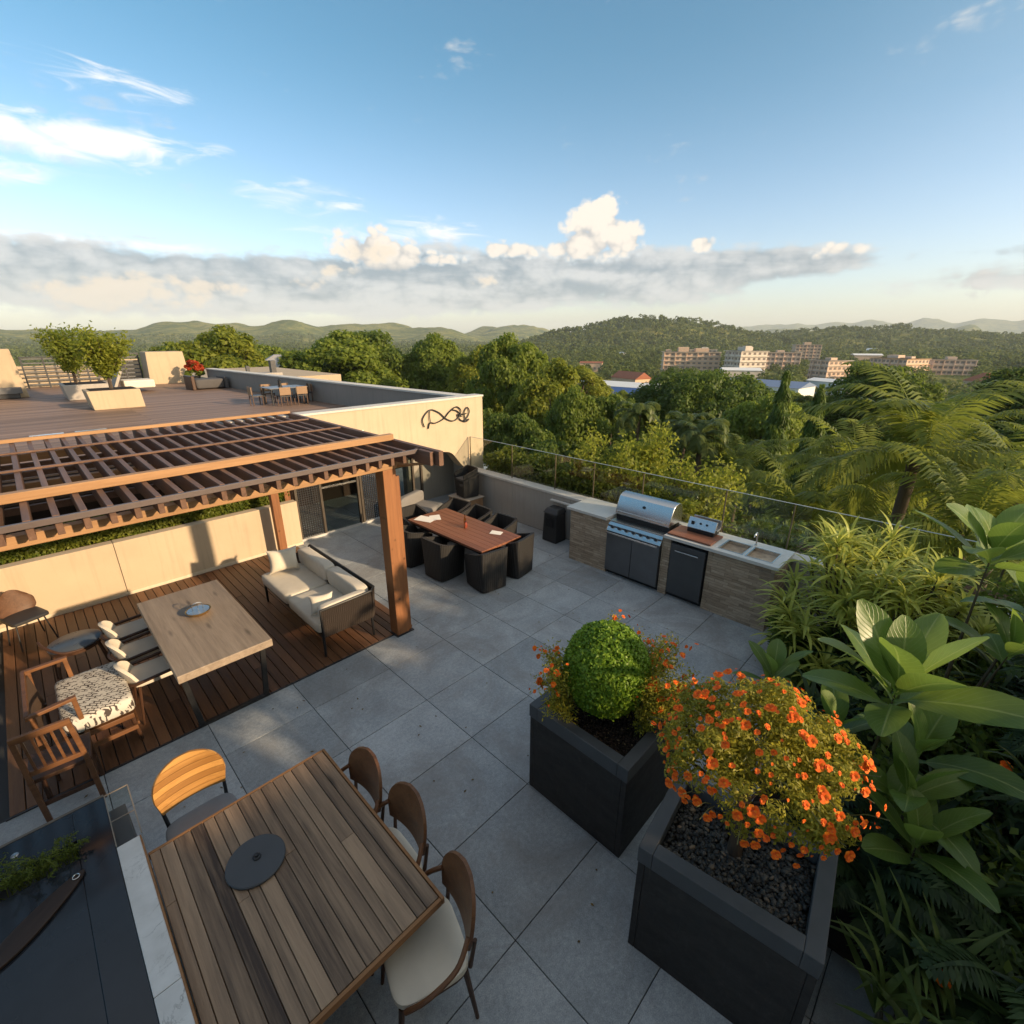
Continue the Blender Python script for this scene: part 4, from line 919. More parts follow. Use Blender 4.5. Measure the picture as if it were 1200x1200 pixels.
# clipped hedge on the cream wall, lawn behind it
HEDGE = m_leaf('hedge_leaf',(.065,.10,.014),(.20,.215,.032),.35,.45,clump=2.2)
n = 46000; t = thing('clipped_hedge', 'clipped green hedge growing in the trough behind the cream wall', 'hedge', (0,8.86,.76))
P = np.column_stack([rng.uniform(-2.6,3.08,n), rng.uniform(-.20,.24,n), rng.uniform(-.0,1,n)**.7]); hh = .31+.05*np.sin(P[:,0]*5.3)+.04*np.sin(P[:,0]*13+1)+.03*np.sin(P[:,0]*29+P[:,1]*20); P[:,2] *= hh
N = unit(np.column_stack([np.zeros(n),P[:,1]*2.2,np.full(n,.5)])+rng.normal(scale=.6,size=(n,3))); V, F = diamonds(P,N,.042*rng.uniform(.7,1.4,n),.024); npmesh('foliage',V,F,HEDGE,t)
n = 40000; P = np.column_stack([rng.uniform(-6,3.05,n), rng.uniform(9.15,10.35,n), np.full(n,.54)]); N = unit(rng.normal(size=(n,3))*np.array([1,1,.2])); V, F = diamonds(P,N,.10,.02,np.tile([[0,0,1.]],(n,1))+rng.normal(scale=.3,size=(n,3))); o = npmesh('lawn_grass',V,F,m_leaf('grass',(.05,.085,.012),(.13,.18,.03),.35)); o['kind'] = 'stuff'; o['label'] = 'bright lawn strip behind the hedge'
n = 1500
for (nm, lb, x, y, hgt) in (('cordyline_clump','dark leafy clump on the lawn behind the hedge, left one',-.1,9.5,.34),('cordyline_clump','dark leafy clump on the lawn behind the hedge, right one',.95,9.6,.36)):
    t = thing(nm, lb, 'plant', (x,y,.52)); P, N = blobs_crown(12,(.18,.2,hgt*.6),.09,60,.08); P[:,2] += hgt*.6; V, F = diamonds(P,N,.09,.045); npmesh('foliage',V,F,LEAF_DARK,t)

# hedge and golden shrubs beyond the grey parapet
structure(MB().box(6.93,9.6,-7.,8.0,-.4,.02).build('planting_bed', SOIL))
n = 15000; t = thing('boundary_hedge', 'loose green hedge behind the glass balustrade by the cream facade', 'hedge', (7.35,6.1,0))
c = rng.uniform(-1.45,1.75,n); P = np.column_stack([np.clip(rng.normal(scale=.17,size=n),-.34,.5), c, rng.uniform(.0,1,n)**.6*(1.22+.10*np.sin(c*7)+.08*np.sin(c*17))]); N = unit(rand_dirs(n)+np.array([-.4,0,.5])); V, F = diamonds(P,N,.085*rng.uniform(.6,1.4,n),.045); npmesh('foliage',V,F,HEDGE,t)
def twiggy(label, x, y, h, r, mat, ns=16, leaf=.085, per=26, z0=.02, lean=.0):
    t = thing('leafy_shrub', label, 'shrub', (x,y,z0)); b = MB(); P = []
    for k in range(ns):
        a = 2.4*k+random.uniform(-.3,.3); q = r*math.sqrt(random.uniform(.05,1)); hh = h*random.uniform(.55,1.05)
        pts = spl([(0.02*math.cos(a),.02*math.sin(a),0),(q*.45*math.cos(a),q*.45*math.sin(a),hh*.5),(q*math.cos(a),q*math.sin(a),hh)],7); b.tube(pts,[.012*(1-i/len(pts))+.003 for i in range(len(pts))],5)
        for i, p in enumerate(pts[3:]):
            for _ in range(per): P.append(p+Vector(rng.normal(scale=(.09,.09,.10)))*(r/.6))
    b.build('stems', BARK, t); P = np.array([p[:] for p in P]); N = unit(rand_dirs(len(P))+np.array([-.2,-.2,.5])); V, F = diamonds(P,N,leaf*rng.uniform(.6,1.35,len(P)),leaf*.55); npmesh('foliage',V,F,mat,t); return t
twiggy('golden leaved shrub behind the glass, nearest the loose hedge',7.75,5.25,1.75,.62,LEAF_GOLD); twiggy('golden leaved shrub behind the glass, directly behind the grill',7.9,4.35,1.70,.75,LEAF_GOLD); twiggy('tall golden leaved shrub rising behind the grill hood',8.5,4.75,1.80,.55,LEAF_GOLD)
twiggy('green golden shrub behind the glass, beyond the cooker',8.0,3.25,1.45,.75,LEAF_GOLD,18); twiggy('dark green shrub behind the glass, beyond the sinks',7.6,2.0,.75,.55,LEAF_DARK,14); twiggy('low green shrub behind the glass near the striped leaf clump',7.5,1.0,.9,.45,LEAF_BROAD,14)
twiggy('thin leaved shrub between the loose hedge and the golden shrubs',7.4,4.6,1.05,.35,HEDGE,12); twiggy('pale yellow shrub low behind the cooker',7.35,3.05,1.15,.35,LEAF_GOLD,12)

# ------------------------------------------------------------------ ball and flowering bushes in the planters
t = thing('boxwood_ball', 'round clipped green boxwood ball on a short stem in the square planter', 'shrub', (2.69,1.63,.76))
MB().tube([(0,0,-.02),(.01,0,.12),(0,.01,.3)],[.03,.026,.03],9).build('trunk', m_wood('green_stem',(.07,.055,.03),(.16,.13,.07),'Z',2), t, smooth=True)
n = 21000; d = rand_dirs(n); lum = 1+.016*np.sin(d[:,0]*9+1)*np.sin(d[:,1]*8)*np.sin(d[:,2]*7)+.010*np.sin(d[:,0]*19+d[:,2]*15)*np.sin(d[:,1]*17); P = d*np.array([.328,.328,.37])*lum[:,None]*(rng.uniform(.89,1.01,(n,1))+(rng.random((n,1)) < .02)*rng.uniform(.02,.09,(n,1))); P[:,2] += .45
N = unit(d+rng.normal(scale=.55,size=(n,3))); V, F = diamonds(P,N,.030*rng.uniform(.7,1.3,n),.017); npmesh('foliage',V,F,m_leaf('boxwood_leaf',(.075,.155,.012),(.22,.335,.032),.3,.45,clump=5),t)
ORANGE = m_isl('orange_petal',[(0,(.60,.07,.004)),(.6,(.78,.14,.006)),(1,(.85,.24,.012))],.75)
def flower_mesh(r):
    V = []; F = []
    for k in range(11):
        q = 1. if k < 6 else .62; a = 2*math.pi*k/(6 if k < 6 else 5)+(.4 if k >= 6 else 0)+random.uniform(-.12,.12); ca, sa = math.cos(a), math.sin(a); o = len(V); up = .30 if k < 6 else .75; q *= random.uniform(.88,1.1)
        for (x, y, z) in ((.05,0,-.1),(.55,.40,.35),(.92,.42,.62),(1.08,.14,.55),(1.04,-.16,.60),(.9,-.44,.58),(.55,-.40,.35)): V.append((r*q*(x*ca-y*sa),r*q*(x*sa+y*ca),r*(z*up*q+(0 if k < 6 else .12))))
        F.append(tuple(o+i for i in range(7)))
    me = bpy.data.meshes.new('flower'); me.from_pydata(V,[],F); me.materials.append(ORANGE)
    o = len(V); return me
FM = flower_mesh(.026)
EYE = m_plain('flower_eye',(.35,.10,.01),.6)
def add_flowers(t, P, N, s):
    s = s*.80
    for p, n in zip(P, N):
        o = bpy.data.objects.new('flower', FM); COL.objects.link(o); o.parent = t; o.location = p
        q = Vector(n).to_track_quat('Z','Y').to_euler(); o.rotation_euler = q; k = s*random.choice((.55,.7,.85,1.,1.,1.15,1.3)); o.scale = (k,k,k)
BUSH = m_leaf('flower_bush_leaf',(.095,.115,.010),(.34,.31,.04),.4,.5,clump=3)
t = thing('flowering_bush', 'bushy small leaved standard covered in orange flowers in the pebble filled planter', 'shrub', (2.30,.45,.76))
b = MB(); b.tube([(0,0,0),(.015,.0,.2),(0,.01,.45)],[.042,.036,.04],10)
for k in range(9):
    a = 2.4*k; b.tube(spl([(0,0,.4),(.18*math.cos(a),.18*math.sin(a),.58),(.36*math.cos(a),.36*math.sin(a),.7+.04*(k%4))],6),.008,5)
b.build('trunk', m_wood('bush_stem',(.03,.02,.014),(.09,.06,.04),'Z',2), t, smooth=True)
P, N = blobs_crown(170,(.42,.45,.33),.075,150,.03,shell=.12,bottom=-.36); k = .76; P[:,2] += k; P[:,1] -= .02
V, F = diamonds(P,N,.026*rng.uniform(.6,1.4,len(P)),.011); npmesh('foliage',V,F,BUSH,t)
d = rand_dirs(400); d = d[(d[:,2] > -.32)]; near = d[:, 0]*-.75+d[:,1]*-.1+d[:,2]*.55; d = d[np.argsort(-near+rng.uniform(0,.9,len(d)))][:98]
FP = d*np.array([.485,.515,.385])*rng.uniform(.97,1.06,(len(d),1)); FP[:,2] += k; FP[:,1] -= .02
add_flowers(t, FP, unit(d+np.array([-.35,-.1,.35])+rng.normal(scale=.25,size=d.shape)), .95)
# the many smaller blooms and buds between them, past counting, as one part
fv = np.array([v.co[:] for v in FM.vertices]); fp = [list(p.vertices) for p in FM.polygons]; d = rand_dirs(420); d = d[d[:,2] > -.3][:230]; V = []; F = []
for q in d:
    Mq = np.array(Vector(unit((q+np.array([-.2,-.1,.4])+rng.normal(scale=.35,size=3))[None])[0]).to_track_quat('Z','Y').to_matrix()); o_ = len(V)*len(fv); s_ = random.choice((.25,.35,.45,.55))
    V.append((fv*s_)@Mq.T+q*np.array([.475,.505,.375])*random.uniform(.92,1.05)+np.array([0,-.02,k])); F += [[i+o_ for i in a] for a in fp]
npmesh('small_flowers', np.concatenate(V), np.array(F), ORANGE, t)['kind'] = 'stuff'
b = MB()
for _ in range(46):
    q = Vector(rand_dirs(1)[0]); q.z = abs(q.z)-.25; p0 = Vector((q.x*.40,q.y*.42,k+q.z*.30)); p1_ = p0+Vector((q.x*.14,q.y*.15,random.uniform(.0,.12))); b.tube([p0,(p0+p1_)/2+Vector((0,0,.02)),p1_],.0022,4)
b.build('stray_stems', m_plain('bush_twig',(.10,.10,.03),.7), t)['kind'] = 'stuff'
# twigs with flowers that stick out of the bush
t2 = thing('flowering_undergrowth', 'loose orange flowering stems growing round the clipped ball', 'flowers', (2.69,1.63,.76)); b = MB(); P = []; FP = []
for k in range(74):
    if k % 5 == 0: a0 = R(140+random.uniform(-25,25)); q = random.uniform(.38,.52); z = random.uniform(.25,.62)
    else: a0 = R(random.uniform(-95,30)); q = random.uniform(.32,.70); z = random.uniform(.14,.66)
    c0 = Vector((.30*math.cos(a0)*random.uniform(.7,1.1),.30*math.sin(a0),0)); c0.x = max(-.28,min(.28,c0.x)); c0.y = max(-.33,min(.33,c0.y))
    tip = Vector((q*math.cos(a0),q*math.sin(a0),z)); pts = spl([c0,(c0+tip)*.5+Vector((0,0,.12)),tip],7); b.tube(pts,.0028,4)
    for p in pts[3:]:
        for _ in range(17): P.append(p+Vector(rng.normal(scale=.035,size=3)))
    FP.append(tip); FP.append(tip+Vector(rng.normal(scale=.04,size=3)))
b.build('stems', m_plain('green_twig',(.07,.075,.02),.6), t2); P = np.array([p[:] for p in P]); V, F = diamonds(P,unit(rand_dirs(len(P))+np.array([0,0,.5])),.028*rng.uniform(.6,1.4,len(P)),.012); npmesh('foliage',V,F,BUSH,t2)
FP = np.array([p[:] for p in FP][:98]); add_flowers(t2, FP, unit(rng.normal(scale=.5,size=FP.shape)+np.array([-.4,-.2,.8])), .8)

V = []; F = []
for i in range(150):
    q = FP[random.randrange(len(FP))]*np.array([1,1,random.uniform(.7,1.02)])+rng.normal(scale=.05,size=3); o_ = len(V)*len(fv); s_ = random.choice((.3,.45,.6,.75))
    Mq = np.array(Vector(unit((rng.normal(scale=.5,size=3)+np.array([-.4,-.2,.8]))[None])[0]).to_track_quat('Z','Y').to_matrix()); V.append((fv*s_)@Mq.T+q); F += [[j+o_ for j in a] for a in fp]
npmesh('small_flowers', np.concatenate(V), np.array(F), ORANGE, t2)['kind'] = 'stuff'
# sprigs in the bar trough
t = thing('trough_sprigs', 'thin green sprigs spilling from the slot in the dark glass bar', 'plant', (-.545,3.17,.74)); b = MB(); P = []; N = []
for k in range(46):
    x = random.uniform(-.2,.17); a = random.uniform(0,6.28); q = random.uniform(.05,.16); z = random.uniform(.06,.2)
    pts = spl([(x,0,0),(x+.3*q*math.cos(a),.3*q*math.sin(a),z*.8),(x+q*math.cos(a),q*math.sin(a)*.8,z+random.uniform(-.06,.02))],6); b.tube(pts,.0022,4)
    for p in pts[3:]:
        for _ in range(6): P.append(p+Vector(rng.normal(scale=.008,size=3)))
SPR = m_leaf('sprig_leaf',(.06,.09,.012),(.16,.19,.03),.3); b.build('stems', SPR, t); P = np.array([p[:] for p in P]); V, F = diamonds(P,unit(rand_dirs(len(P))),.016,.006); npmesh('foliage',V,F,SPR,t)

# ------------------------------------------------------------------ lush planting at the right
structure(MB().box(2.75,6.70,-6.,.62,-.01,.05).build('planting_soil', SOIL))
def strap_leaf(base, az, e0, L, W, droop, ns=6, V=None, F=None, UV=None, cup=.25):
    ca, sa = math.cos(az), math.sin(az); side = np.array([-sa,ca,0]); p = np.array(base,float); e = e0; o = len(V)
    for i in range(ns+1):
        t = i/ns; w = W*.5*max(.04,math.sin(math.pi*(.06+.94*t**.8))**.75) if i < ns else .001
        d = np.array([math.cos(e)*ca,math.cos(e)*sa,math.sin(e)]); up = np.cross(d,side); up = up if up[2] > -.2 else -up
        for s, u in ((-1,0.),(0,.5),(1,1.)):
            V.append(p+side*s*w+up*abs(s)*w*cup); UV.append((u,t))
        p = p+d*L/ns; e -= droop/ns
    for i in range(ns):
        for s in (0,1): a = o+i*3+s; F.append((a,a+1,a+4,a+3))
def big_leaf(base, az, e0, L, W, droop, V, F, UV, nu=6, ns=9, cup=.18):
    ca, sa = math.cos(az), math.sin(az); side0 = np.array([-sa,ca,0]); p = np.array(base,float); e = e0; o = len(V); roll = random.uniform(-.45,.45); wv = random.uniform(.5,1.5)
    for i in range(ns+1):
        t = i/ns; w = 0.012 if t < .12 else W*.5*math.sin(math.pi*min(1,((t-.10)/.9)**1.05*.97+.015))**.62
        d = np.array([math.cos(e)*ca,math.cos(e)*sa,math.sin(e)]); up = np.cross(d,side0); up = up if up[2] > 0 else -up
        side = side0*math.cos(roll)+up*math.sin(roll); upp = np.cross(side,d); upp = upp if np.dot(upp,up) > 0 else -upp
        for j in range(nu+1):
            u = j/nu; s = 2*u-1; V.append(p+side*s*w+upp*w*(abs(s)**1.3*cup+.05*math.sin(t*9*wv+s*2)*abs(s))); UV.append((u,t))
        p = p+d*L/ns; e -= droop/ns*(.5+t)
    for i in range(ns):
        for j in range(nu): a = o+i*(nu+1)+j; F.append((a,a+1,a+nu+2,a+nu+1))
BIGL = m_bigleaf('big_leaf',(.05,.11,.022),(.17,.25,.045),(.30,.36,.12))
def rubber_plant(label, loc, heads, scale=1.):
    t = thing('broadleaf_plant', label, 'plant', loc); b = MB(); V = []; F = []; UV = []
    for (hx,hy,hz,nl,L,a0) in heads:
        b.tube(spl([(hx*.15,hy*.15,0),(hx*.6,hy*.6,hz*.55),(hx,hy,hz)],7),[.022*(1-.06*i) for i in range(15)],7)
        for k in range(nl):
            f = k/nl; big_leaf((hx,hy,hz-.16*f+.05), a0+k*2.399, 1.35-1.15*f+random.uniform(-.12,.12), L*random.uniform(.8,1.1)*(.75+.35*math.sin(math.pi*f)), L*.39*random.uniform(.85,1.1), random.uniform(.35,1.1), V, F, UV)
    b.build('stem', m_wood('plant_stem',(.03,.025,.015),(.09,.075,.04),'Z',2) if 'plant_stem' not in bpy.data.materials else bpy.data.materials['plant_stem'], t, smooth=True)
    npmesh('leaves', np.array(V)*1.0, np.array(F), BIGL, t, np.array(UV), True)
rubber_plant('big leaved plant with broad glossy leaves behind the orange bush', (3.45,.05,.05), [(-.12,-.05,1.50,12,.60,.4),(-.05,.18,1.0,7,.46,2.0),(.15,-.25,.95,7,.50,1.2)])
rubber_plant('tall big leaved plant at the right edge beside the striped leaf clump', (4.55,-.25,.05), [(0,0,2.08,12,.54,1.1),(.2,-.3,1.7,9,.50,.2),(-.1,-.25,1.45,8,.46,2.4)])
rubber_plant('small big leaved plant growing at the corner of the kitchen island', (4.35,.86,.0), [(0,0,.62,7,.40,.3),(.04,.03,.42,5,.34,1.5)])
rubber_plant('big leaved plant low behind the pebble planter', (3.05,-.3,.05), [(.0,.0,.75,8,.42,.7),(.2,.1,.9,8,.44,2.2)])
STRIPE = m_leaf('striped_strap',(.13,.18,.026),(.44,.46,.10),.4,.4,clump=2.5)
def strap_clump(name, label, loc, heads, nl, L, W, mat, cat='plant', e=(.2,1.5), droop=1.4):
    t = thing(name, label, cat, loc); V = []; F = []; UV = []; b = MB()
    for (x,y,z) in heads:
        b.tube([(x*.3,y*.3,0),(x*.8,y*.8,z*.6),(x,y,z)],[.014,.012,.009],6)
        for k in range(nl): strap_leaf((x,y,z+random.uniform(-.12,.03)), k*2.399+random.uniform(-.3,.3), random.uniform(*e), L*random.uniform(.6,1.15), W*random.uniform(.7,1.2), droop*random.uniform(.6,1.3), 6, V, F, UV)
    b.build('stems', bpy.data.materials['plant_stem'], t); npmesh('leaves', np.array(V), np.array(F), mat, t, np.array(UV), True); return t
H = [(.62*math.sqrt(random.random())*math.cos(k*2.4),.62*math.sqrt(random.random())*math.sin(k*2.4),random.uniform(.85,1.55)*(1.0)) for k in range(62)] + [(.8*math.cos(k*2.4),.8*math.sin(k*2.4),random.uniform(.35,1.0)) for k in range(38)]
strap_clump('striped_leaf_clump','tall pale yellow green clump of arching strap leaves by the end of the kitchen',(5.72,.36,.05),H,24,.37,.034,STRIPE)
DARKST = m_leaf('dark_strap',(.010,.028,.010),(.042,.075,.020),.3,.4,clump=2,hue=(.11,.10,.03)); FERN = m_leaf('fern_leaf',(.012,.030,.012),(.05,.085,.028),.3,.5,clump=2)
spots = [(2.95,-.95,.55,'dark strap leaved clump at the lower right beside the pebble planter'),(3.6,-.75,.75,'dark strap leaved clump below the largest broad leaves'),(4.1,-.95,.95,'dark strap leaved clump between the two tallest broad leaved plants'),(3.3,-1.35,.6,'dark strap leaved clump in the lower right corner'),(4.9,.0,.75,'dark strap leaved clump under the pale striped clump'),(5.2,-.9,1.15,'dark strap leaved clump at the right edge under the palms'),(4.05,.35,.5,'dark strap leaved clump behind the orange bush')]
for x,y,h,lb in spots:
    H = [(.4*math.sqrt(random.random())*math.cos(k*2.4),.4*math.sqrt(random.random())*math.sin(k*2.4),h*random.uniform(.35,1.05)) for k in range(18)]
    strap_clump('strap_leaf_clump',lb,(x,y,.05),H,13,.40,.034,DARKST)
H = [(.16*math.cos(k*2.4),.16*math.sin(k*2.4),random.uniform(.35,.5)) for k in range(6)]
strap_clump('spider_plant','bright green grassy plant at the foot of the pebble planter',(2.42,-.42,.05),H,13,.46,.034,m_leaf('grassy_strap',(.03,.06,.016),(.10,.14,.035),.35,.45,clump=2),e=(.5,1.5),droop=1.2)
def fern(label, loc, nf, L):
    t = thing('fern', label, 'fern', loc); V = []
    for k in range(nf): frond_quads(V, L*random.uniform(.7,1.1), random.uniform(.3,1.25), k*2.399, random.uniform(1.2,2.0), 24, L*.22, (0,0,random.uniform(.0,.25)), .03)
    V = np.array(V).reshape(-1,3); npmesh('fronds', V, np.arange(len(V)).reshape(-1,4), FERN, t)
fern('leafy fern behind the right rim of the pebble planter',(2.85,-.15,.45),16,.55); fern('leafy fern low in the lower right corner',(2.75,-.75,.35),16,.6); fern('spreading fern at the right edge under the broad leaves',(3.9,-1.2,.6),18,.75); fern('fern between the pebble planter and the broad leaves',(3.15,.25,.45),14,.5); fern('fern at the right edge, highest of the ferns',(4.6,-1.0,.9),18,.7)
for lb, x, y, h, r, m in (('dark small leaved shrub filling the bed behind the striped clump',6.0,-.6,1.2,.7,LEAF_DARK),('dark small leaved shrub low in the corner by the grassy plant',2.85,-1.2,.55,.45,LEAF_DARK),('dark small leaved shrub beneath the tall broad leaved plant',4.5,-.45,.9,.6,LEAF_DARK),('dark small leaved shrub between fern and strap clump',3.45,-.35,.7,.5,LEAF_DARK),('dark small leaved shrub at the end of the kitchen island',5.35,.75,.55,.38,LEAF_DARK)): twiggy(lb,x,y,h,r,m,20,.075,30,.05)
for lb, x, y, z in (('single orange red bloom deep in the lower right planting',3.3,-1.0,.72),('single orange bloom beside the grassy plant',2.52,-.5,.62),('single orange bloom at the right edge of the planting',3.9,-.62,1.0)):
    o = bpy.data.objects.new('single_bloom', FM); COL.objects.link(o); o.location = (x,y,z); o.scale = (1.3,1.3,1.6); o.rotation_euler = (.3,-.6,0); tag(o, lb, 'flower')

n = 170; P = np.column_stack([rng.uniform(-.5,6.,n), rng.uniform(.9,8.2,n), np.full(n,.004)]); k = ~((P[:,0] < 3.0) & (P[:,1] > 4.7)); P = P[k]; n = len(P)
V, F = diamonds(P, unit(np.column_stack([rng.normal(scale=.12,size=(n,2)),np.ones(n)])), .03*rng.uniform(.5,1.3,n), .016, fold=.1); V[:,2] = np.maximum(V[:,2],.002)+.002
o = npmesh('fallen_leaves', V, F, m_leaf('dry_leaf',(.06,.035,.012),(.20,.13,.03),.1)); o['kind'] = 'stuff'; o['label'] = 'few dry leaves scattered on the paving'
n = 30000; t = thing('shade_hedge', 'tall loose hedge added out of view at the right to shade the paving', 'hedge', (5.2,-2.7,.02))  # unseen hedge added to shade the paving, its dips passing sun streaks
x = rng.uniform(-2.05,4.2,n); P = np.column_stack([x, rng.normal(scale=.24,size=n), rng.uniform(0,1,n)**.75*(2.27-.22/(1+np.exp((x+1.0)*4))+.20*np.sin(x*3.1)+.10*np.sin(x*11.3+1)+.06*np.sin(x*23))]); V, F = diamonds(P, unit(rand_dirs(n)+np.array([0,-.4,.4])), .13*rng.uniform(.7,1.3,n), .075); npmesh('foliage', V, F, LEAF_BROAD, t)
# ------------------------------------------------------------------ terrain
def vnoise(x, y, seed):
    xi = np.floor(x).astype(np.int64); yi = np.floor(y).astype(np.int64); xf = x-xi; yf = y-yi
    def h(a, b):
        n = (a*374761393+b*668265263+seed*1442695041) & 0x7fffffff; n = ((n ^ (n >> 13))*1274126177) & 0x7fffffff
        return ((n ^ (n >> 16)) & 0xffff)/65535.
    u = xf*xf*(3-2*xf); v = yf*yf*(3-2*yf)
    return (h(xi,yi)*(1-u)+h(xi+1,yi)*u)*(1-v)+(h(xi,yi+1)*(1-u)+h(xi+1,yi+1)*u)*v
def fbm(x, y, seed, o=5):
    s = 0; a = .5
    for k in range(o): s = s+a*vnoise(x*2**k, y*2**k, seed+k); a *= .5
    return s
HILLS = [(92,2500,50,5,500),(84,2600,56,4.5,520),(77.8,2400,76,3.6,480),(73,2500,66,3.2,420),(67.6,2300,82,3.4,460),(62.5,2500,70,3.0,460),(57.5,2700,76,3.4,480),(52.5,2500,64,3.2,430),(47,3000,74,3.4,480),(42.5,3300,92,3.0,480),
         (98,2400,60,5,500),(106,2400,70,5,500),(30.0,1150,58,4.6,260),(34.8,1120,38,4.2,240),(39.5,1080,26,3.8,220),(25.2,1180,38,3.4,240),(21.0,1250,27,3.6,260),
         (17,1450,30,4,280),(12.5,1400,34,3.6,260),(8,1450,30,3.6,260),(3.5,1500,35,3.6,280),(-1.5,1500,30,4,300),(-7,1500,36,4,300),(-14,1500,30,4,300),
         (21.5,7800,200,2.2,600),(18.5,8200,235,1.7,600),(15.5,8000,240,1.9,600),(12.4,8300,262,1.8,600),(9.4,8100,255,1.9,600),(5.6,8200,300,1.9,600),(2.2,8000,262,1.7,600),(-1,8200,265,2,600),(-5,8100,250,2.4,600),(17,4800,112,2.2,400),(3.2,4300,96,1.5,350)]
def hgt(x, y):
    r = np.hypot(x, y)+1e-6; az = np.degrees(np.arctan2(y, x))
    s = np.clip((r-45)/(270-45), 0, 1); z = -9-15*s*s*(3-2*s)
    h = 0
    for (a, rr, H, wa, wr) in HILLS:
        da = (az-a+180) % 360-180; w = 14 if rr < 2000 else 34
        h = h+(H*np.exp(-(da/wa)**2*.75-((r-rr)/wr)**2*.75))**1.7
    h = h**(1/1.7)
    rid = 1-np.abs(2*fbm(x/520+fbm(x/900,y/900,8)*2, y/520, 3)-1.0)*2.2
    z = z+h*.77+np.minimum(h,70)*.42*rid+np.minimum(h,60)*.85*(fbm(x/210,y/210,31,5)-.5)+np.clip((r-250)/400,0,1)*9*(fbm(x/160,y/160,11)-.5)
    return z+1.2*(fbm(x/25,y/25,21)-.5)*np.clip(r/60,0,1)
az = np.concatenate([np.arange(-45,125,.35), np.arange(125,315,2.)]); az = np.radians(az)
rr = np.geomspace(2.5, 9900, 250)
A, RR = np.meshgrid(az, rr, indexing='ij'); X = RR*np.cos(A); Y = RR*np.sin(A)
Zt = hgt(X, Y); na, nr = X.shape; idx = np.arange(na*nr).reshape(na, nr); nx = np.roll(idx, -1, 0)
F = np.stack([idx[:,:-1], idx[:,1:], nx[:,1:], nx[:,:-1]], -1).reshape(-1,4)
def m_terrain():
    t = NT('wooded_ground'); c = t.pos(); n1 = t.noise(t.mapping(c,(1,1,1)), .035, 6, .65); n2 = t.noise(c, .006, 4, .6); n3 = t.noise(c, .22, 4, .6)
    s = t.math('ADD', t.math('MULTIPLY', n1, .5), t.math('ADD', t.math('MULTIPLY', n2, .35), t.math('MULTIPLY', n3, .25)))
    n4 = t.noise(c, .013, 5, .7, .6); s = t.math('ADD', s, t.math('MULTIPLY_ADD', n4, .7, -.35))
    col = t.ramp(s, [(.34,(.028,.052,.014)),(.50,(.085,.115,.026)),(.66,(.24,.225,.06))])
    return t.done(t.pbsdf(col, .95, 0, .1, t.bump(t.math('ADD', n1, n3), 1., 6.)))
structure(npmesh('ground', np.stack([X,Y,Zt],-1).reshape(-1,3), F, m_terrain(), smooth=True), 'wooded valley floor and hills beyond the terrace')

# ------------------------------------------------------------------ trees below the terrace
G = 'trees in the wood below the terrace'
def gz(x, y): return float(hgt(np.array([float(x)]), np.array([float(y)]))[0])
PROTO = [make_tree('broadleaf_tree', 'tree', 10, (4.0,4.0,3.9), 75, 1.05, 230, .36, LEAF_BROAD),
         make_tree('broadleaf_tree', 'tree', 10, (3.3,3.3,4.2), 60, .95, 250, .33, LEAF_GOLD),
         make_tree('broadleaf_tree', 'tree', 10, (4.2,4.2,3.6), 70, 1.1, 220, .36, LEAF_DARK),
         make_tree('spreading_tree', 'tree', 8, (6.4,6.4,2.3), 130, 1.05, 240, .27, m_leaf('dome_leaf',(.036,.07,.013),(.13,.18,.03),.42,.5,clump=.3)),
         make_tree('poplar_tree', 'tree', 11, (2.2,2.2,4.6), 55, .8, 230, .30, LEAF_BROAD)]
HT = [10,10,10,8,11]; RD = [4,3.3,4.2,6.4,2.2]
used = [False]*5
def put(kind, x, y, top, width, label, group=None):
    b = gz(x, y)-.2; h = top-b; s = (width/2/RD[kind]/1.12, width/2/RD[kind]/1.12, h/HT[kind]/1.03)
    p = PROTO[kind]; rz = random.uniform(0,6.28)
    if not used[kind]:
        used[kind] = True; o = p; o.location = (x,y,b); o.rotation_euler.z = rz; o.scale = s; o['label'] = label
        if group: o['group'] = group
    else: o = dup(p, (x,y,b), rz, label, None, s)
    if group: o['group'] = group
    elif 'group' in o: del o['group']
    return o
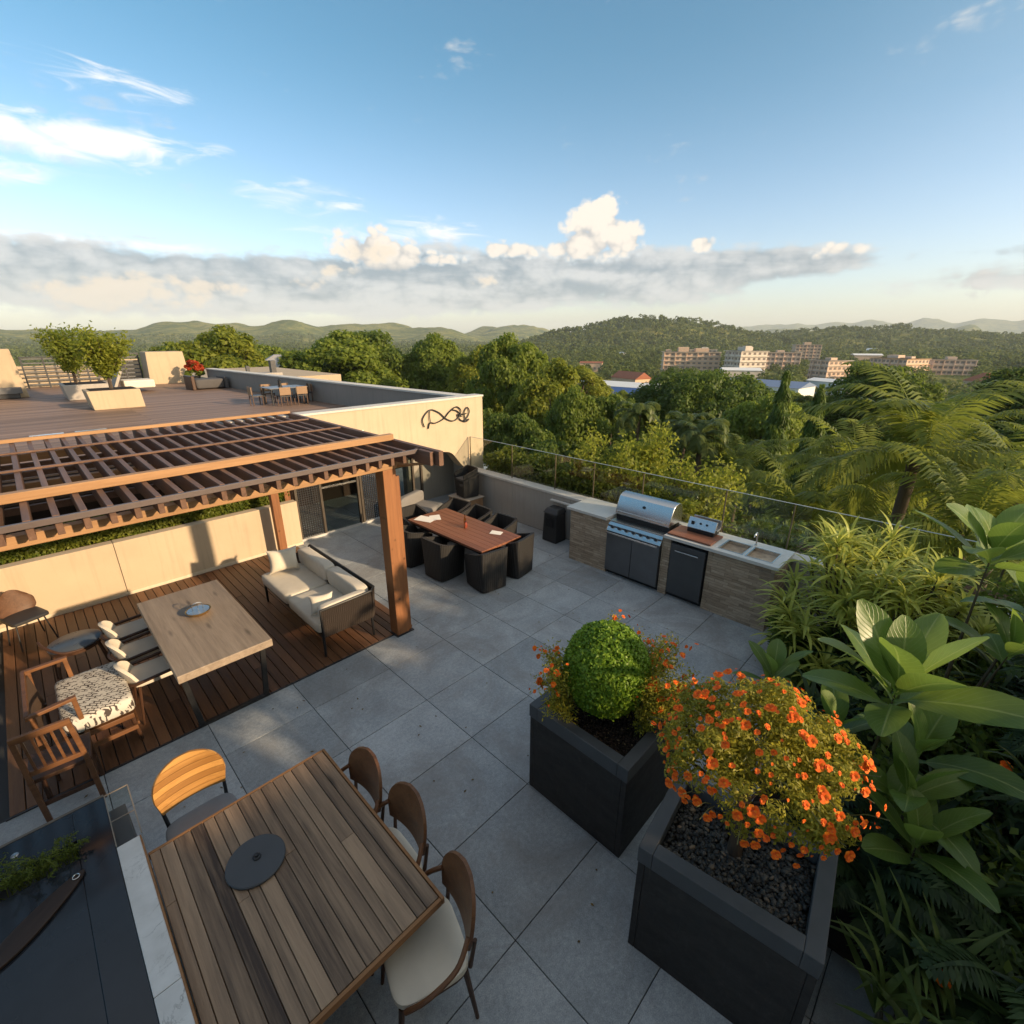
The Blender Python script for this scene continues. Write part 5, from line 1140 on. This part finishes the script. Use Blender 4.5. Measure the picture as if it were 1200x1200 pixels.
for k, x, y, top, wd, lb in [
    (1,30.6,25.8,1.9,6.8,'tall golden lit tree just right of the cream facade corner'),
    (0,34.2,33.6,3.4,8.0,'tall green tree rising behind the golden tree by the facade corner'),
    (1,38.5,43.3,2.6,7.2,'golden green tree rising over the right end of the upper parapet'),
    (0,39.1,51.9,3.5,9.0,'broad green tree over the middle of the long upper parapet'),
    (2,38.3,58.6,1.6,7.5,'dark green tree left of the broad tree over the upper parapet'),
    (1,34.0,61.0,2.2,8.0,'golden tree over the upper parapet, next to the dark green one'),
    (0,26.3,19.9,.2,4.6,'rounded green tree between the golden corner tree and the dark trees'),
    (2,20.3,19.3,-.4,4.6,'dark tree directly behind the end of the cream facade'),
    (2,27.8,17.9,.0,5.2,'dark rounded tree left of the wide dome shaped tree'),
    (3,44.0,19.1,.4,14.5,'wide dome shaped tree in front of the town'),
    (0,34.4,10.5,-.2,6.0,'lighter tree at the right foot of the wide dome shaped tree'),
    (2,18.5,15.2,-1.2,4.2,'low dark tree in the shade behind the golden shrubs'),
    (2,24.0,26.6,-1.2,5.0,'low dark tree in the shade under the golden corner tree'),
    (2,22.5,13.2,-1.4,4.6,'dark tree in the hollow in front of the wide dome shaped tree'),
    (0,59.0,10.8,-2.2,7.5,'green tree behind the vine clad columns'),
    (2,31.0,14.6,-2.0,5.5,'dark tree beneath the left edge of the wide dome shaped tree'),
    (2,16.5,10.5,-2.6,4.0,'lowest dark tree behind the hanging palms'),
    (0,52.0,30.0,-5.2,8.0,'green tree behind the left of the wide dome shaped tree'),
    (1,60.0,44.0,-.4,8.0,'yellowish tree in front of the orange roofed house'),
    (0,44.0,3.0,-2.4,8.0,'green tree showing between the two large palms'),
    (2,48.0,-3.0,-1.8,9.0,'dark tree behind the palms at the right edge')]: put(k,x,y,top,wd,lb)
def inwedge(a): return -7 < a < 93
BLD = [(391,183,30),(394,141,24),(489,146,24),(641,165,24),(394,85,20),(497,61,26),(526,32,22),(371,6,16),(520,235,24),(171,103,16),(238,74,26),(101.5,63.5,12),(145,40,15),(203,146,15),(257,155,18),(13,40,9),(24.6,65.5,7),(330,120,13),(300,62,12),(440,22,12),(585,-2,14),(430,215,13),(350,250,11),(660,110,15),(300,30,9)]
placed = []; tries = 0
while len(placed) < 235 and tries < 20000:
    tries += 1; a = random.uniform(-5,92); r = 58*(330/58)**random.random()
    x, y = r*math.cos(R(a)), r*math.sin(R(a))
    if any(math.hypot(x-bx,y-by) < br+2 for bx,by,br in BLD) or any(math.hypot(x-px,y-py) < max(3.6,.026*r+2.0) for px,py in placed): continue
    if x < 10 and y < 60: continue
    hid = any(abs(math.degrees(math.atan2(by,bx))-a) < math.degrees(br/math.hypot(bx,by))*.9 and r < math.hypot(bx,by) and r > 60 for bx,by,br in BLD)
    placed.append((x,y)); k = random.choices(range(5),[.36,.25,.27,.03,.09])[0]; g0 = gz(x,y); h = random.uniform(7.5,11.5) if r < 150 else random.uniform(6.5,10.)
    if hid: h *= .55
    if 60 < a < 80 and r < 170: h += 2.4
    if a >= 80: h *= .72
    wd = h*random.uniform(.75,1.05) if k != 4 else h*.4
    if k == 3: wd = 14
    lb = ['leafy green tree in the wood between terrace and town','golden green tree in the wood between terrace and town','dark green tree in the wood between terrace and town','broad spreading tree in the wood between terrace and town','slender upright tree in the wood between terrace and town'][k]
    put(k, x, y, g0+h, wd, lb, ['leafy green trees','golden green trees','dark green trees','spreading trees','slender trees'][k]+' in the wood below the terrace')
# palms and vine clad columns near the terrace
PAL = make_palm('feather_palm','large feathery palm at the right, lit golden on its crown',10,24,3.2,LEAF_PALM,1.7,34,.72); PAL.location = (14.6,1.0,-9.0)
dup(PAL,(17.6,2.5,-10.6),1.1,'large feathery palm behind the left of the golden crowned palm',None,(.92,.92,1.0)); dup(PAL,(17.3,-1.0,-9.9),2.3,'large feathery palm reaching into the right edge of the view',None,(.95,.95,1.0))
dup(PAL,(12.6,2.7,-10.1),.6,'smaller feathery palm just beyond the end of the glass balustrade',None,(.68,.68,.93)); dup(PAL,(11.5,-.2,-9.3),4.2,'feathery palm low behind the tall broad leaved plant',None,(.72,.72,.95)); dup(PAL,(21.5,7.2,-11.6),3.3,'feathery palm at the foot of the vine clad columns',None,(.85,.85,.95)); dup(PAL,(22.5,.8,-10.4),5.0,'feathery palm farther back between the two largest palms',None,(.9,.9,1.02))
DRO = make_palm('drooping_palm','slim palm with hanging fronds left of the wide dome shaped tree foot',10,20,1.7,m_leaf('grey_palm_leaf',(.04,.07,.02),(.15,.18,.045),.3,.45),2.9,30,.42); DRO.location = (20.6,11.9,-9.9)
dup(DRO,(21.6,9.9,-10.3),1.3,'slim palm with hanging fronds, middle one of three below the wide dome shaped tree'); dup(DRO,(20.6,8.6,-10.4),2.2,'slim palm with hanging fronds, right one of three below the wide dome shaped tree')
VINE = m_leaf('vine_leaf',(.045,.085,.012),(.15,.205,.03),.3,.5,clump=.8)
make_weeper('columnar_tree','narrow vine clad columnar tree, taller left one of the pair by the palms',10.9,.80,9000,VINE).location = (28.9,8.1,-9.1)
make_weeper('columnar_tree','narrow vine clad columnar tree, shorter right one of the pair by the palms',10.4,.72,8000,VINE).location = (25.4,5.6,-8.9)
# ground cover on the slope just below the terrace
n = 90000; a = np.radians(rng.uniform(-20,75,n)); r = 9.5+rng.uniform(0,1,n)**.8*45; x = r*np.cos(a); y = r*np.sin(a); k = ~((x < 9.8) & (y < 60)); x, y = x[k], y[k]
P = np.column_stack([x,y,hgt(x,y)+rng.uniform(0,1,len(x))**1.5*(1.4+2.2*fbm(x/5,y/5,5))]); N = unit(rand_dirs(len(P))+np.array([0,0,.8])); V, F = diamonds(P,N,.42*rng.uniform(.6,1.4,len(P)),.26); o = npmesh('undergrowth',V,F,LEAF_DARK); o['kind'] = 'stuff'; o['label'] = 'dense dark undergrowth on the slope below the terrace'
# the far wood on the valley floor and hills: too many to count
def far_wood(name, n, r0, r1, q, size, hh, mat, lab):
    a = np.radians(rng.uniform(-8,95,n)); r = np.sqrt(rng.uniform(r0**2,r1**2,n)) if r1 < 900 else r0*(r1/r0)**rng.uniform(0,1,n); x = r*np.cos(a); y = r*np.sin(a); k = np.ones(n,bool)
    for bx,by,br in BLD:
        d = np.hypot(bx,by); off = np.abs((np.degrees(a)-math.degrees(math.atan2(by,bx))+180)%360-180) < np.degrees(br/d)*.85
        k &= ~((np.hypot(x-bx,y-by) < br*1.05) | (off & (r < d) & (r > d-70)))
    x, y = x[k], y[k]; n = len(x); s = rng.uniform(.6,1.3,n); z = hgt(x,y); idx = np.repeat(np.arange(n), q); d = rand_dirs(len(idx)); d[:,2] = np.abs(d[:,2])*.9
    P = np.column_stack([x[idx],y[idx],z[idx]+hh*.35*s[idx]])+d*np.array([hh*.42,hh*.42,hh*.62])*s[idx][:,None]*rng.uniform(.75,1.1,(len(idx),1)); N = unit(d+rng.normal(scale=.45,size=d.shape)); V, F = diamonds(P,N,size*s[idx]*rng.uniform(.7,1.3,len(idx)),size*.7*s[idx]); o = npmesh(name,V,F,mat); o['kind'] = 'stuff'; o['label'] = lab
FW = m_leaf('far_leaf',(.032,.058,.013),(.12,.145,.03),.3,.7,clump=.02)
far_wood('distant_wood', 3600, 250, 620, 95, 1.5, 9, FW, 'treetops of the wood around the town'); far_wood('hillside_wood', 15000, 600, 1900, 26, 3.4, 10, FW, 'trees covering the hillsides')

# ------------------------------------------------------------------ town
WARM = m_plain('warm_wall',(.60,.42,.29),.85,0,.2,.12,.3); PINK = m_plain('terracotta_wall',(.64,.46,.34),.85,0,.2,.12,.3); PALE = m_plain('pale_wall',(.62,.54,.45),.85,0,.2,.12,.3); WIN = m_plain('dark_window',(.19,.15,.125),.3,0,.5,.2); WHITE = m_plain('white_sheet_roof',(.66,.66,.64),.6); BLUE = m_plain('blue_sheet_roof',(.045,.10,.26),.5); TILE_R = m_plain('red_tile_roof',(.28,.10,.055),.85,0,.2,.25,2)
WM = MB().box(-1.1,1.1,-.12,.06,0,1.5).build('window', WIN); WMD = WM.data; bpy.data.objects.remove(WM)
def block(label, x, y, w, d, h, rz, wall, floors, bays, sidebays, extra):
    z = -24.6; t = thing('apartment_block', label, 'building', (x,y,z), R(rz)); b = MB(); b.box(-d/2,d/2,-w/2,w/2,-3,h)
    b.build('wall', wall, t); fh = h/floors; b = MB()
    for k in range(1,floors+1): b.box(-d/2-1.0,d/2+.8,-w/2-.8,w/2+.8,k*fh-.35,k*fh)
    b.build('floor_slab', extra[0], t); b = MB()
    for (ox,oy,sx,sy,sh) in extra[1]: b.box(ox-sx/2,ox+sx/2,oy-sy/2,oy+sy/2,h+.001,h+sh)
    b.build('roof_structure', wall, t); b = MB(); 
    for k in range(0,bays+1,2): yy = -w/2+w*k/bays; b.box(-d/2-.9,-d/2-.01,yy-.25,yy+.25,-3,h-.36)
    b.build('pier', wall, t)
    for f in range(floors):
        for k in range(bays):
            o = bpy.data.objects.new('window', WMD); COL.objects.link(o); o.parent = t; o.location = (-d/2-.01, -w/2+w*(k+.5)/bays, f*fh+fh*.3); o.rotation_euler.z = R(-90); o.scale = (min(1,w/bays/3.2),1,fh/3.6)
        for k in range(sidebays):
            o = bpy.data.objects.new('window', WMD); COL.objects.link(o); o.parent = t; o.location = (-d/2+d*(k+.5)/sidebays, -w/2-.01, f*fh+fh*.3); o.scale = (.8,1,fh/3.6)
    return t
S1 = m_plain('slab_edge',(.50,.42,.34),.8)
block('long stepped apartment block, leftmost of the large pale blocks in the town',391,183,42,16,17,34,WARM,5,10,4,(S1,[(0,6,7,8,3.5),(0,-8,8,10,2.6),(2,17,6,4,1.6)]))
block('wide pale apartment block in the middle of the town',394,141,22,20,18.5,-38,PALE,5,5,5,(PALE,[(0,2,8,7,2.6),(-3,-5,5,4,3.4)]))
block('terracotta apartment block with long balconies behind the wide pale block',489,146,30,15,15.5,30,PINK,4,9,3,(S1,[(0,0,6,6,1.5)]))
block('tall warm apartment block standing farthest back in the town',641,165,25,18,20,28,WARM,6,7,3,(S1,[(0,0,7,7,2.5)]))
block('square brown apartment block right of the terracotta block',394,85,17,17,13.5,-35,PINK,4,5,5,(S1,[(0,0,5,5,1.5)]))
block('orange brown low block with flat roof on the right of the town',497,61,30,22,12.5,-30,PINK,3,9,6,(m_plain('ochre_slab',(.50,.31,.15),.8),[(0,3,7,9,2.2),(3,-6,4,5,1.4)]))
block('brown low block right of the orange brown one',526,32,27,15,11.5,26,PINK,3,8,3,(S1,[(0,0,5,6,2)]))
block('grey apartment block at the left end of the town, half behind trees',520,235,34,14,16,30,PALE,4,8,3,(S1,[(0,-6,5,6,2)]))
def house(name, label, x, y, z, w, d, h, roof, rmat, wmat, rz=0, pitch=.35):
    t = thing(name, label, 'building', (x,y,z), R(rz)); MB().box(-d/2,d/2,-w/2,w/2,-4,h).build('wall', wmat, t); o = .5
    if roof == 'gable':
        hh = d*pitch; b = MB(); b.add([(-d/2-o,-w/2-o,h),(d/2+o,-w/2-o,h),(0,-w/2-o,h+hh),(-d/2-o,w/2+o,h),(d/2+o,w/2+o,h),(0,w/2+o,h+hh)],[(0,1,2),(5,4,3),(0,2,5,3),(1,4,5,2),(0,3,4,1)]); b.build('roof', rmat, t)
    else:
        hh = min(w,d)*pitch; b = MB(); i = min(w,d)*.42; b.add([(-d/2-o,-w/2-o,h),(d/2+o,-w/2-o,h),(d/2+o,w/2+o,h),(-d/2-o,w/2+o,h),(-d/2+i,-w/2+i,h+hh),(d/2-i,-w/2+i,h+hh),(d/2-i,w/2-i,h+hh),(-d/2+i,w/2-i,h+hh)],[(3,2,1,0),(4,5,6,7),(0,1,5,4),(1,2,6,5),(2,3,7,6),(3,0,4,7)]); b.build('roof', rmat, t)
    k = max(2,int(w/3.2))
    for j in range(k):
        q = bpy.data.objects.new('window', WMD); COL.objects.link(q); q.parent = t; q.location = (-d/2-.01,-w/2+w*(j+.5)/k,h*.35); q.rotation_euler.z = R(-90); q.scale = (.7,1,min(1,h/3.2)*.8)
    return t
house('villa','cream villa with a red hip roof at the right of the town',371,6,-24.5,13,12,5.6,'hip',TILE_R,WARM,-35)
house('shed','white shed with a bright blue roof between dark trees and dome tree',101.5,63.5,-14.2,9,8,4.4,'gable',BLUE,WHITE,8,.28)
house('warehouse','long low warehouse with pale roof behind the blue roofed shed',171,103,-19,24,12,4.6,'gable',WHITE,WHITE,5,.12)
house('warehouse','long blue roofed warehouse below the wide pale block',245,76,-24,34,18,7,'gable',m_plain('faded_blue_roof',(.14,.19,.30),.6),WHITE,-6,.12)
house('warehouse','white flat warehouse with a blue stripe beside the vine clad columns',150,39,-18.5,20,12,4.0,'gable',WHITE,BLUE,-10,.08)
house('house','white house showing between trees left of the town',203,146,-22,10,8,5,'hip',WHITE,PALE,-20); house('house','house with an orange tiled roof at the left of the town',257,155,-24,20,12,5,'gable',TILE_R,WARM,-15,.3)
house('house','grey roofed white house beyond the upper terrace parapet',24.6,65.5,-9,6.5,5,9.0,'hip',m_plain('grey_tile',(.30,.29,.28),.8),WHITE,-20,.3)
for x,y,lb in ((520,330,'tiny pale house on the valley floor below the left hills'),(430,395,'tiny white house among trees over the upper parapet'),(620,640,'tiny cluster house at the foot of the left hills'),(930,150,'white low house on the right ridge'),(700,410,'tiny pale house left of the dark central hill')): house('house',lb,x,y,gz(x,y)+.5,13,9,6,'gable',TILE_R if 'cluster' in lb else WHITE,WHITE,-20,.25)

for x,y,w_,d_,h_,rz_,rm,wm,lb in ((330,120,22,14,8,30,WHITE,PALE,'flat pale low block in front of the town, left of the wide pale block'),(300,62,20,12,6,-20,WHITE,WHITE,'white low roof among trees below the square brown block'),(430,215,22,12,9,28,WHITE,PALE,'pale low block at the left of the stepped apartment block'),(350,250,18,11,7,30,TILE_R,WARM,'warm house with tiled roof left of the town'),(660,110,26,15,11,25,WHITE,WARM,'warm low block farther back behind the square brown block'),(300,30,15,10,5,-20,WHITE,PALE,'white roofed house in the trees before the orange brown block')):
    house('low_block', lb, x, y, gz(x,y), w_, d_, h_, 'gable', rm, wm, rz_, .10)
# ------------------------------------------------------------------ unseen walls added behind the view to shade the foreground
tag(MB().box(1.5,3.1,-3.2,-2.6,0,2.5).build('shade_wall', STUCCO), 'cream wall added out of view to keep sun off the near floor', 'wall')
tag(MB().box(-7,1.49,-4.2,-1.4,0,6.4).build('shade_house', STUCCO), 'tall cream block added out of view to shade the near dining table', 'wall')

# ------------------------------------------------------------------ sky, sun, air, camera
SUN_EL, SUN_AZ = 17., (0.34, -1.0)
sx_, sy_ = SUN_AZ; L_ = math.hypot(sx_, sy_); sx_, sy_ = sx_/L_, sy_/L_
W = bpy.data.worlds.new('World'); sc.world = W; W.use_nodes = True; nt = W.node_tree; nt.nodes.clear()
class S:
    def __init__(s, k): s.k = k
    @staticmethod
    def op(o, *a, clamp=False):
        n = nt.nodes.new('ShaderNodeMath'); n.operation = o; n.use_clamp = clamp
        for i, x in enumerate(a):
            if isinstance(x, S): nt.links.new(x.k, n.inputs[i])
            else: n.inputs[i].default_value = x
        return S(n.outputs[0])
    def __add__(s, o): return S.op('ADD', s, o)
    __radd__ = __add__
    def __sub__(s, o): return S.op('SUBTRACT', s, o)
    def __rsub__(s, o): return S.op('SUBTRACT', o, s)
    def __mul__(s, o): return S.op('MULTIPLY', s, o)
    __rmul__ = __mul__
    def __truediv__(s, o): return S.op('DIVIDE', s, o)
def smooth(x, a, b):
    n = nt.nodes.new('ShaderNodeMapRange'); n.interpolation_type = 'SMOOTHSTEP'; nt.links.new(x.k, n.inputs[0]); n.inputs[1].default_value = a; n.inputs[2].default_value = b; return S(n.outputs[0])
def combine(x, y, z=0.):
    n = nt.nodes.new('ShaderNodeCombineXYZ')
    for i, q in enumerate((x,y,z)):
        if isinstance(q, S): nt.links.new(q.k, n.inputs[i])
        else: n.inputs[i].default_value = q
    return n.outputs[0]
def wnoise(v, scale, detail=6, rough=.55, dist=0):
    n = nt.nodes.new('ShaderNodeTexNoise'); n.noise_dimensions = '2D'; nt.links.new(v, n.inputs['Vector']); n.inputs['Scale'].default_value = scale; n.inputs['Detail'].default_value = detail; n.inputs['Roughness'].default_value = rough; n.inputs['Distortion'].default_value = dist; return S(n.outputs['Fac'])
def wmix(f, a, b):
    n = nt.nodes.new('ShaderNodeMix'); n.data_type = 'RGBA'; nt.links.new(f.k, n.inputs[0])
    for i, q in ((6,a),(7,b)):
        if isinstance(q, bpy.types.NodeSocket): nt.links.new(q, n.inputs[i])
        else: n.inputs[i].default_value = tuple(q)+(1,)
    return n.outputs[2]
tc = nt.nodes.new('ShaderNodeTexCoord'); sp = nt.nodes.new('ShaderNodeSeparateXYZ'); nt.links.new(tc.outputs['Generated'], sp.inputs[0]); dx, dy, dz = (S(o) for o in sp.outputs)
azd = S.op('ARCTAN2', dy, dx)*57.29578; eld = S.op('ARCSINE', dz)*57.29578
def blob(a, e, sa, se, p=1.):
    u = (azd-a)/sa; v = (eld-e)/se; return S.op('EXPONENT', (u*u+v*v)*-1.)*p
sky = nt.nodes.new('ShaderNodeTexSky'); sky.sky_type = 'NISHITA'; sky.sun_disc = False; sky.sun_elevation = R(SUN_EL); sky.sun_rotation = math.atan2(sx_, sy_); sky.air_density = 1.; sky.dust_density = 1.2; sky.ozone_density = 1.4; sky.altitude = 100
# cloud cover is laid out by compass bearing and height above the horizon, at an infinite distance
cv = combine(azd*.10, eld*.30); cu = combine((azd-1.2)*.10, (eld+.9)*.30)
n_big = wnoise(cv, .9, 7, .58, .3); n_off = wnoise(cu, .9, 7, .58, .3); n_fine = wnoise(combine(azd*.16, eld*.26), 2.6, 6, .6, .4)
def billow(v, scale):
    n = nt.nodes.new('ShaderNodeTexVoronoi'); n.feature = 'F1'; n.voronoi_dimensions = '2D'; nt.links.new(v, n.inputs['Vector']); n.inputs['Scale'].default_value = scale; return S(n.outputs['Distance'])
wv = nt.nodes.new('ShaderNodeVectorMath'); wv.operation = 'MULTIPLY_ADD'; wn = nt.nodes.new('ShaderNodeTexNoise'); nt.links.new(combine(azd*.3, eld*.4), wn.inputs['Vector']); wn.inputs['Scale'].default_value = 3.; nt.links.new(wn.outputs['Color'], wv.inputs[0]); wv.inputs[1].default_value = (.25,.25,0); nt.links.new(combine(azd*.42, eld*.52), wv.inputs[2])
b1 = billow(wv.outputs[0], 1.15); b2 = billow(wv.outputs[0], 3.0)
n_puff = 1.06-(b1*b1*1.15+b2*b2*.55)
n_w = wnoise(combine(azd*.055, eld*.34), 1.6, 8, .6, .5)
band = blob(78,5.3,22,2.2,.78)+blob(84,3.4,26,1.7,.42)+blob(36,7.1,15,1.7,.80)+blob(52,6.0,14,2.1,.70)+blob(17,6.7,8,1.2,.62)+blob(60,4.0,22,2.0,.50)+blob(36,4.6,22,1.9,.42)+blob(3,4.5,7,1.4,.58)+blob(2,6.3,6,.5,.40)
dens = band+(n_big-.5)*1.1+(n_w-.5)*.6+(n_puff-.5)*.22
m_band = smooth(dens, .22, .62)
# cumulus heaps with bright edges
cum = blob(35.6,10.3,3.4,2.4,.70)+blob(35.3,12.2,1.1,1.1,.36)+blob(38.2,8.6,2.6,1.2,.44)+blob(32.4,9.0,1.6,1.4,.4)+blob(59.2,8.5,3.8,2.0,.62)+blob(56.2,7.6,3.5,1.1,.40)+blob(46,8.6,2.4,.9,.5)+blob(43,8.4,1.6,.7,.42)+blob(25.1,8.6,1.3,.8,.56)+blob(51.5,7.7,2.6,.7,.34)+blob(13.5,7.3,2.6,.8,.46)+blob(83,3.3,4.5,1.5,.46)+blob(73.5,4.6,3,1.1,.44)+blob(66,4.8,2.4,.9,.38)+blob(3.5,4.0,2.,1.4,.42)
cd = cum+((n_fine-.5)*.55+(n_puff-.62)*.42)*smooth(cum, .03, .22)
m_cum = smooth(cd, .21, .47)
# thin high cirrus, drawn out along the wind
cr = wnoise(combine(azd*.11+eld*.16, eld*.55-azd*.05), 1.5, 7, .62, .6)
cir = blob(81.5,13.9,5.2,1.5,.66)+blob(78.0,14.9,4.2,.8,.58)+blob(86.5,14.6,3.5,1.0,.5)+blob(87,11.4,2.6,.8,.5)+blob(77.6,18.4,4.6,1.6,.46)+blob(88,19,4,1.6,.40)+blob(66,12.2,5,1.6,.42)+blob(53,10.4,4.5,1.2,.46)+blob(88,7.3,9,.5,.4)+blob(60.5,12.1,2.4,.5,.32)+blob(71.3,15.1,1.2,.5,.35)+blob(58,9.6,12,.9,.22)+blob(80,7.4,12,.7,.34)
m_cir = smooth(cir+(cr-.5)*1.5*smooth(cir, .02, .22), .16, .84)*.88
shade = smooth((n_big-n_off)*2.4+(n_w-.5)*1.0+(n_puff-.5)*.55+(S.op('ABSOLUTE',eld-6.6)*.16-.10), -.45, .85)
grey = wmix(shade, (1.1,1.42,1.70), (2.9,2.95,2.95))
lit = wmix(smooth((eld-7.8)*.11+(n_puff-.62)*1.2+(n_fine-.5)*.8, -.50, .45), (2.3,2.3,2.3), (4.2,3.8,3.3))
tint = nt.nodes.new('ShaderNodeMix'); tint.data_type = 'RGBA'; tint.blend_type = 'MULTIPLY'; tint.inputs[0].default_value = 1; nt.links.new(sky.outputs[0], tint.inputs[6]); nt.links.new(wmix(smooth(eld, 3., 26.), (.92,.91,.98), (.40,.71,.75)), tint.inputs[7])
col = wmix(m_cir, tint.outputs[2], (4.6,4.5,4.4))
col = wmix(m_cum, col, lit)
front = m_band*(1.-m_cum*smooth(eld-6.9, -.9, .6)*.95)*smooth(eld, .6, 2.2)
col = wmix(front*.93, col, grey)
# puffs that sit in front of the grey bank
puff = blob(79,4.4,3,1.0,.45)+blob(63,6.0,2.,.9,.4)+blob(47,5.6,2,.8,.42)+blob(83,3.3,3.9,1.4,.56)+blob(73.5,4.5,2.4,.9,.46)+blob(59.2,8.2,2.6,1.3,.45)+blob(77,3.2,4,.9,.3)+blob(66.5,4.9,2.,.7,.36)
col = wmix(smooth(puff+((n_fine-.5)*.9+(n_puff-.62)*.5)*smooth(puff, .02, .2), .20, .60)*.8, col, (4.0,3.4,2.65))
# broad warm glow added round the low sun behind the viewer, as fill light
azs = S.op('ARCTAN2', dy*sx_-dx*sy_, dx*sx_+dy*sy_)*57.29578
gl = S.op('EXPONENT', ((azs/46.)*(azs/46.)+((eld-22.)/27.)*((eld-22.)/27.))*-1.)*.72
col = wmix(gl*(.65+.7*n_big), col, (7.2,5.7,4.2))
hi = smooth(eld, 34., 62.)*.55
col = wmix(hi, col, (3.3,3.2,3.1))
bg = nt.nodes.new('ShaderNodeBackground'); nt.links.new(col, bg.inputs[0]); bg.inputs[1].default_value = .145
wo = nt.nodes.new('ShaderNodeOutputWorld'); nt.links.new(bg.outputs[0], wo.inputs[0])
sl = bpy.data.lights.new('sun', 'SUN'); sl.energy = 4.2; sl.angle = R(1.2); sl.color = (1.0,.74,.46); so = bpy.data.objects.new('sun', sl); COL.objects.link(so)
so.rotation_euler = Vector((-sx_*math.cos(R(SUN_EL)), -sy_*math.cos(R(SUN_EL)), -math.sin(R(SUN_EL)))).to_track_quat('-Z','Y').to_euler()
t = NT('haze_air'); v = t.n('ShaderNodeVolumePrincipled'); v.inputs['Color'].default_value = (.80,.87,.95,1); v.inputs['Density'].default_value = HAZE; v.inputs['Anisotropy'].default_value = .0; t.l(v.outputs[0], t.out.inputs['Volume'])
if HAZE > 0:
    o = MB().box(-10100,10100,-10100,10100,-70,330).build('haze', t.m); o['kind'] = 'stuff'; o['label'] = 'pale blue evening haze over the valley'
cam = bpy.data.cameras.new('camera'); co = bpy.data.objects.new('camera', cam); COL.objects.link(co); co.location = (0,0,3.6); co.rotation_euler = (R(70),0,R(44.5-90)); cam.sensor_width = 36; cam.lens = 564/1200*36; cam.clip_start = .05; cam.clip_end = 40000
sc.camera = co
sc.view_settings.view_transform = 'Standard'; sc.view_settings.look = 'None'; sc.view_settings.exposure = EXPO; sc.view_settings.gamma = 1
sc.cycles.use_denoising = True; sc.cycles.max_bounces = 8; sc.cycles.transparent_max_bounces = 16; sc.cycles.volume_bounces = 1; sc.cycles.sample_clamp_indirect = 8
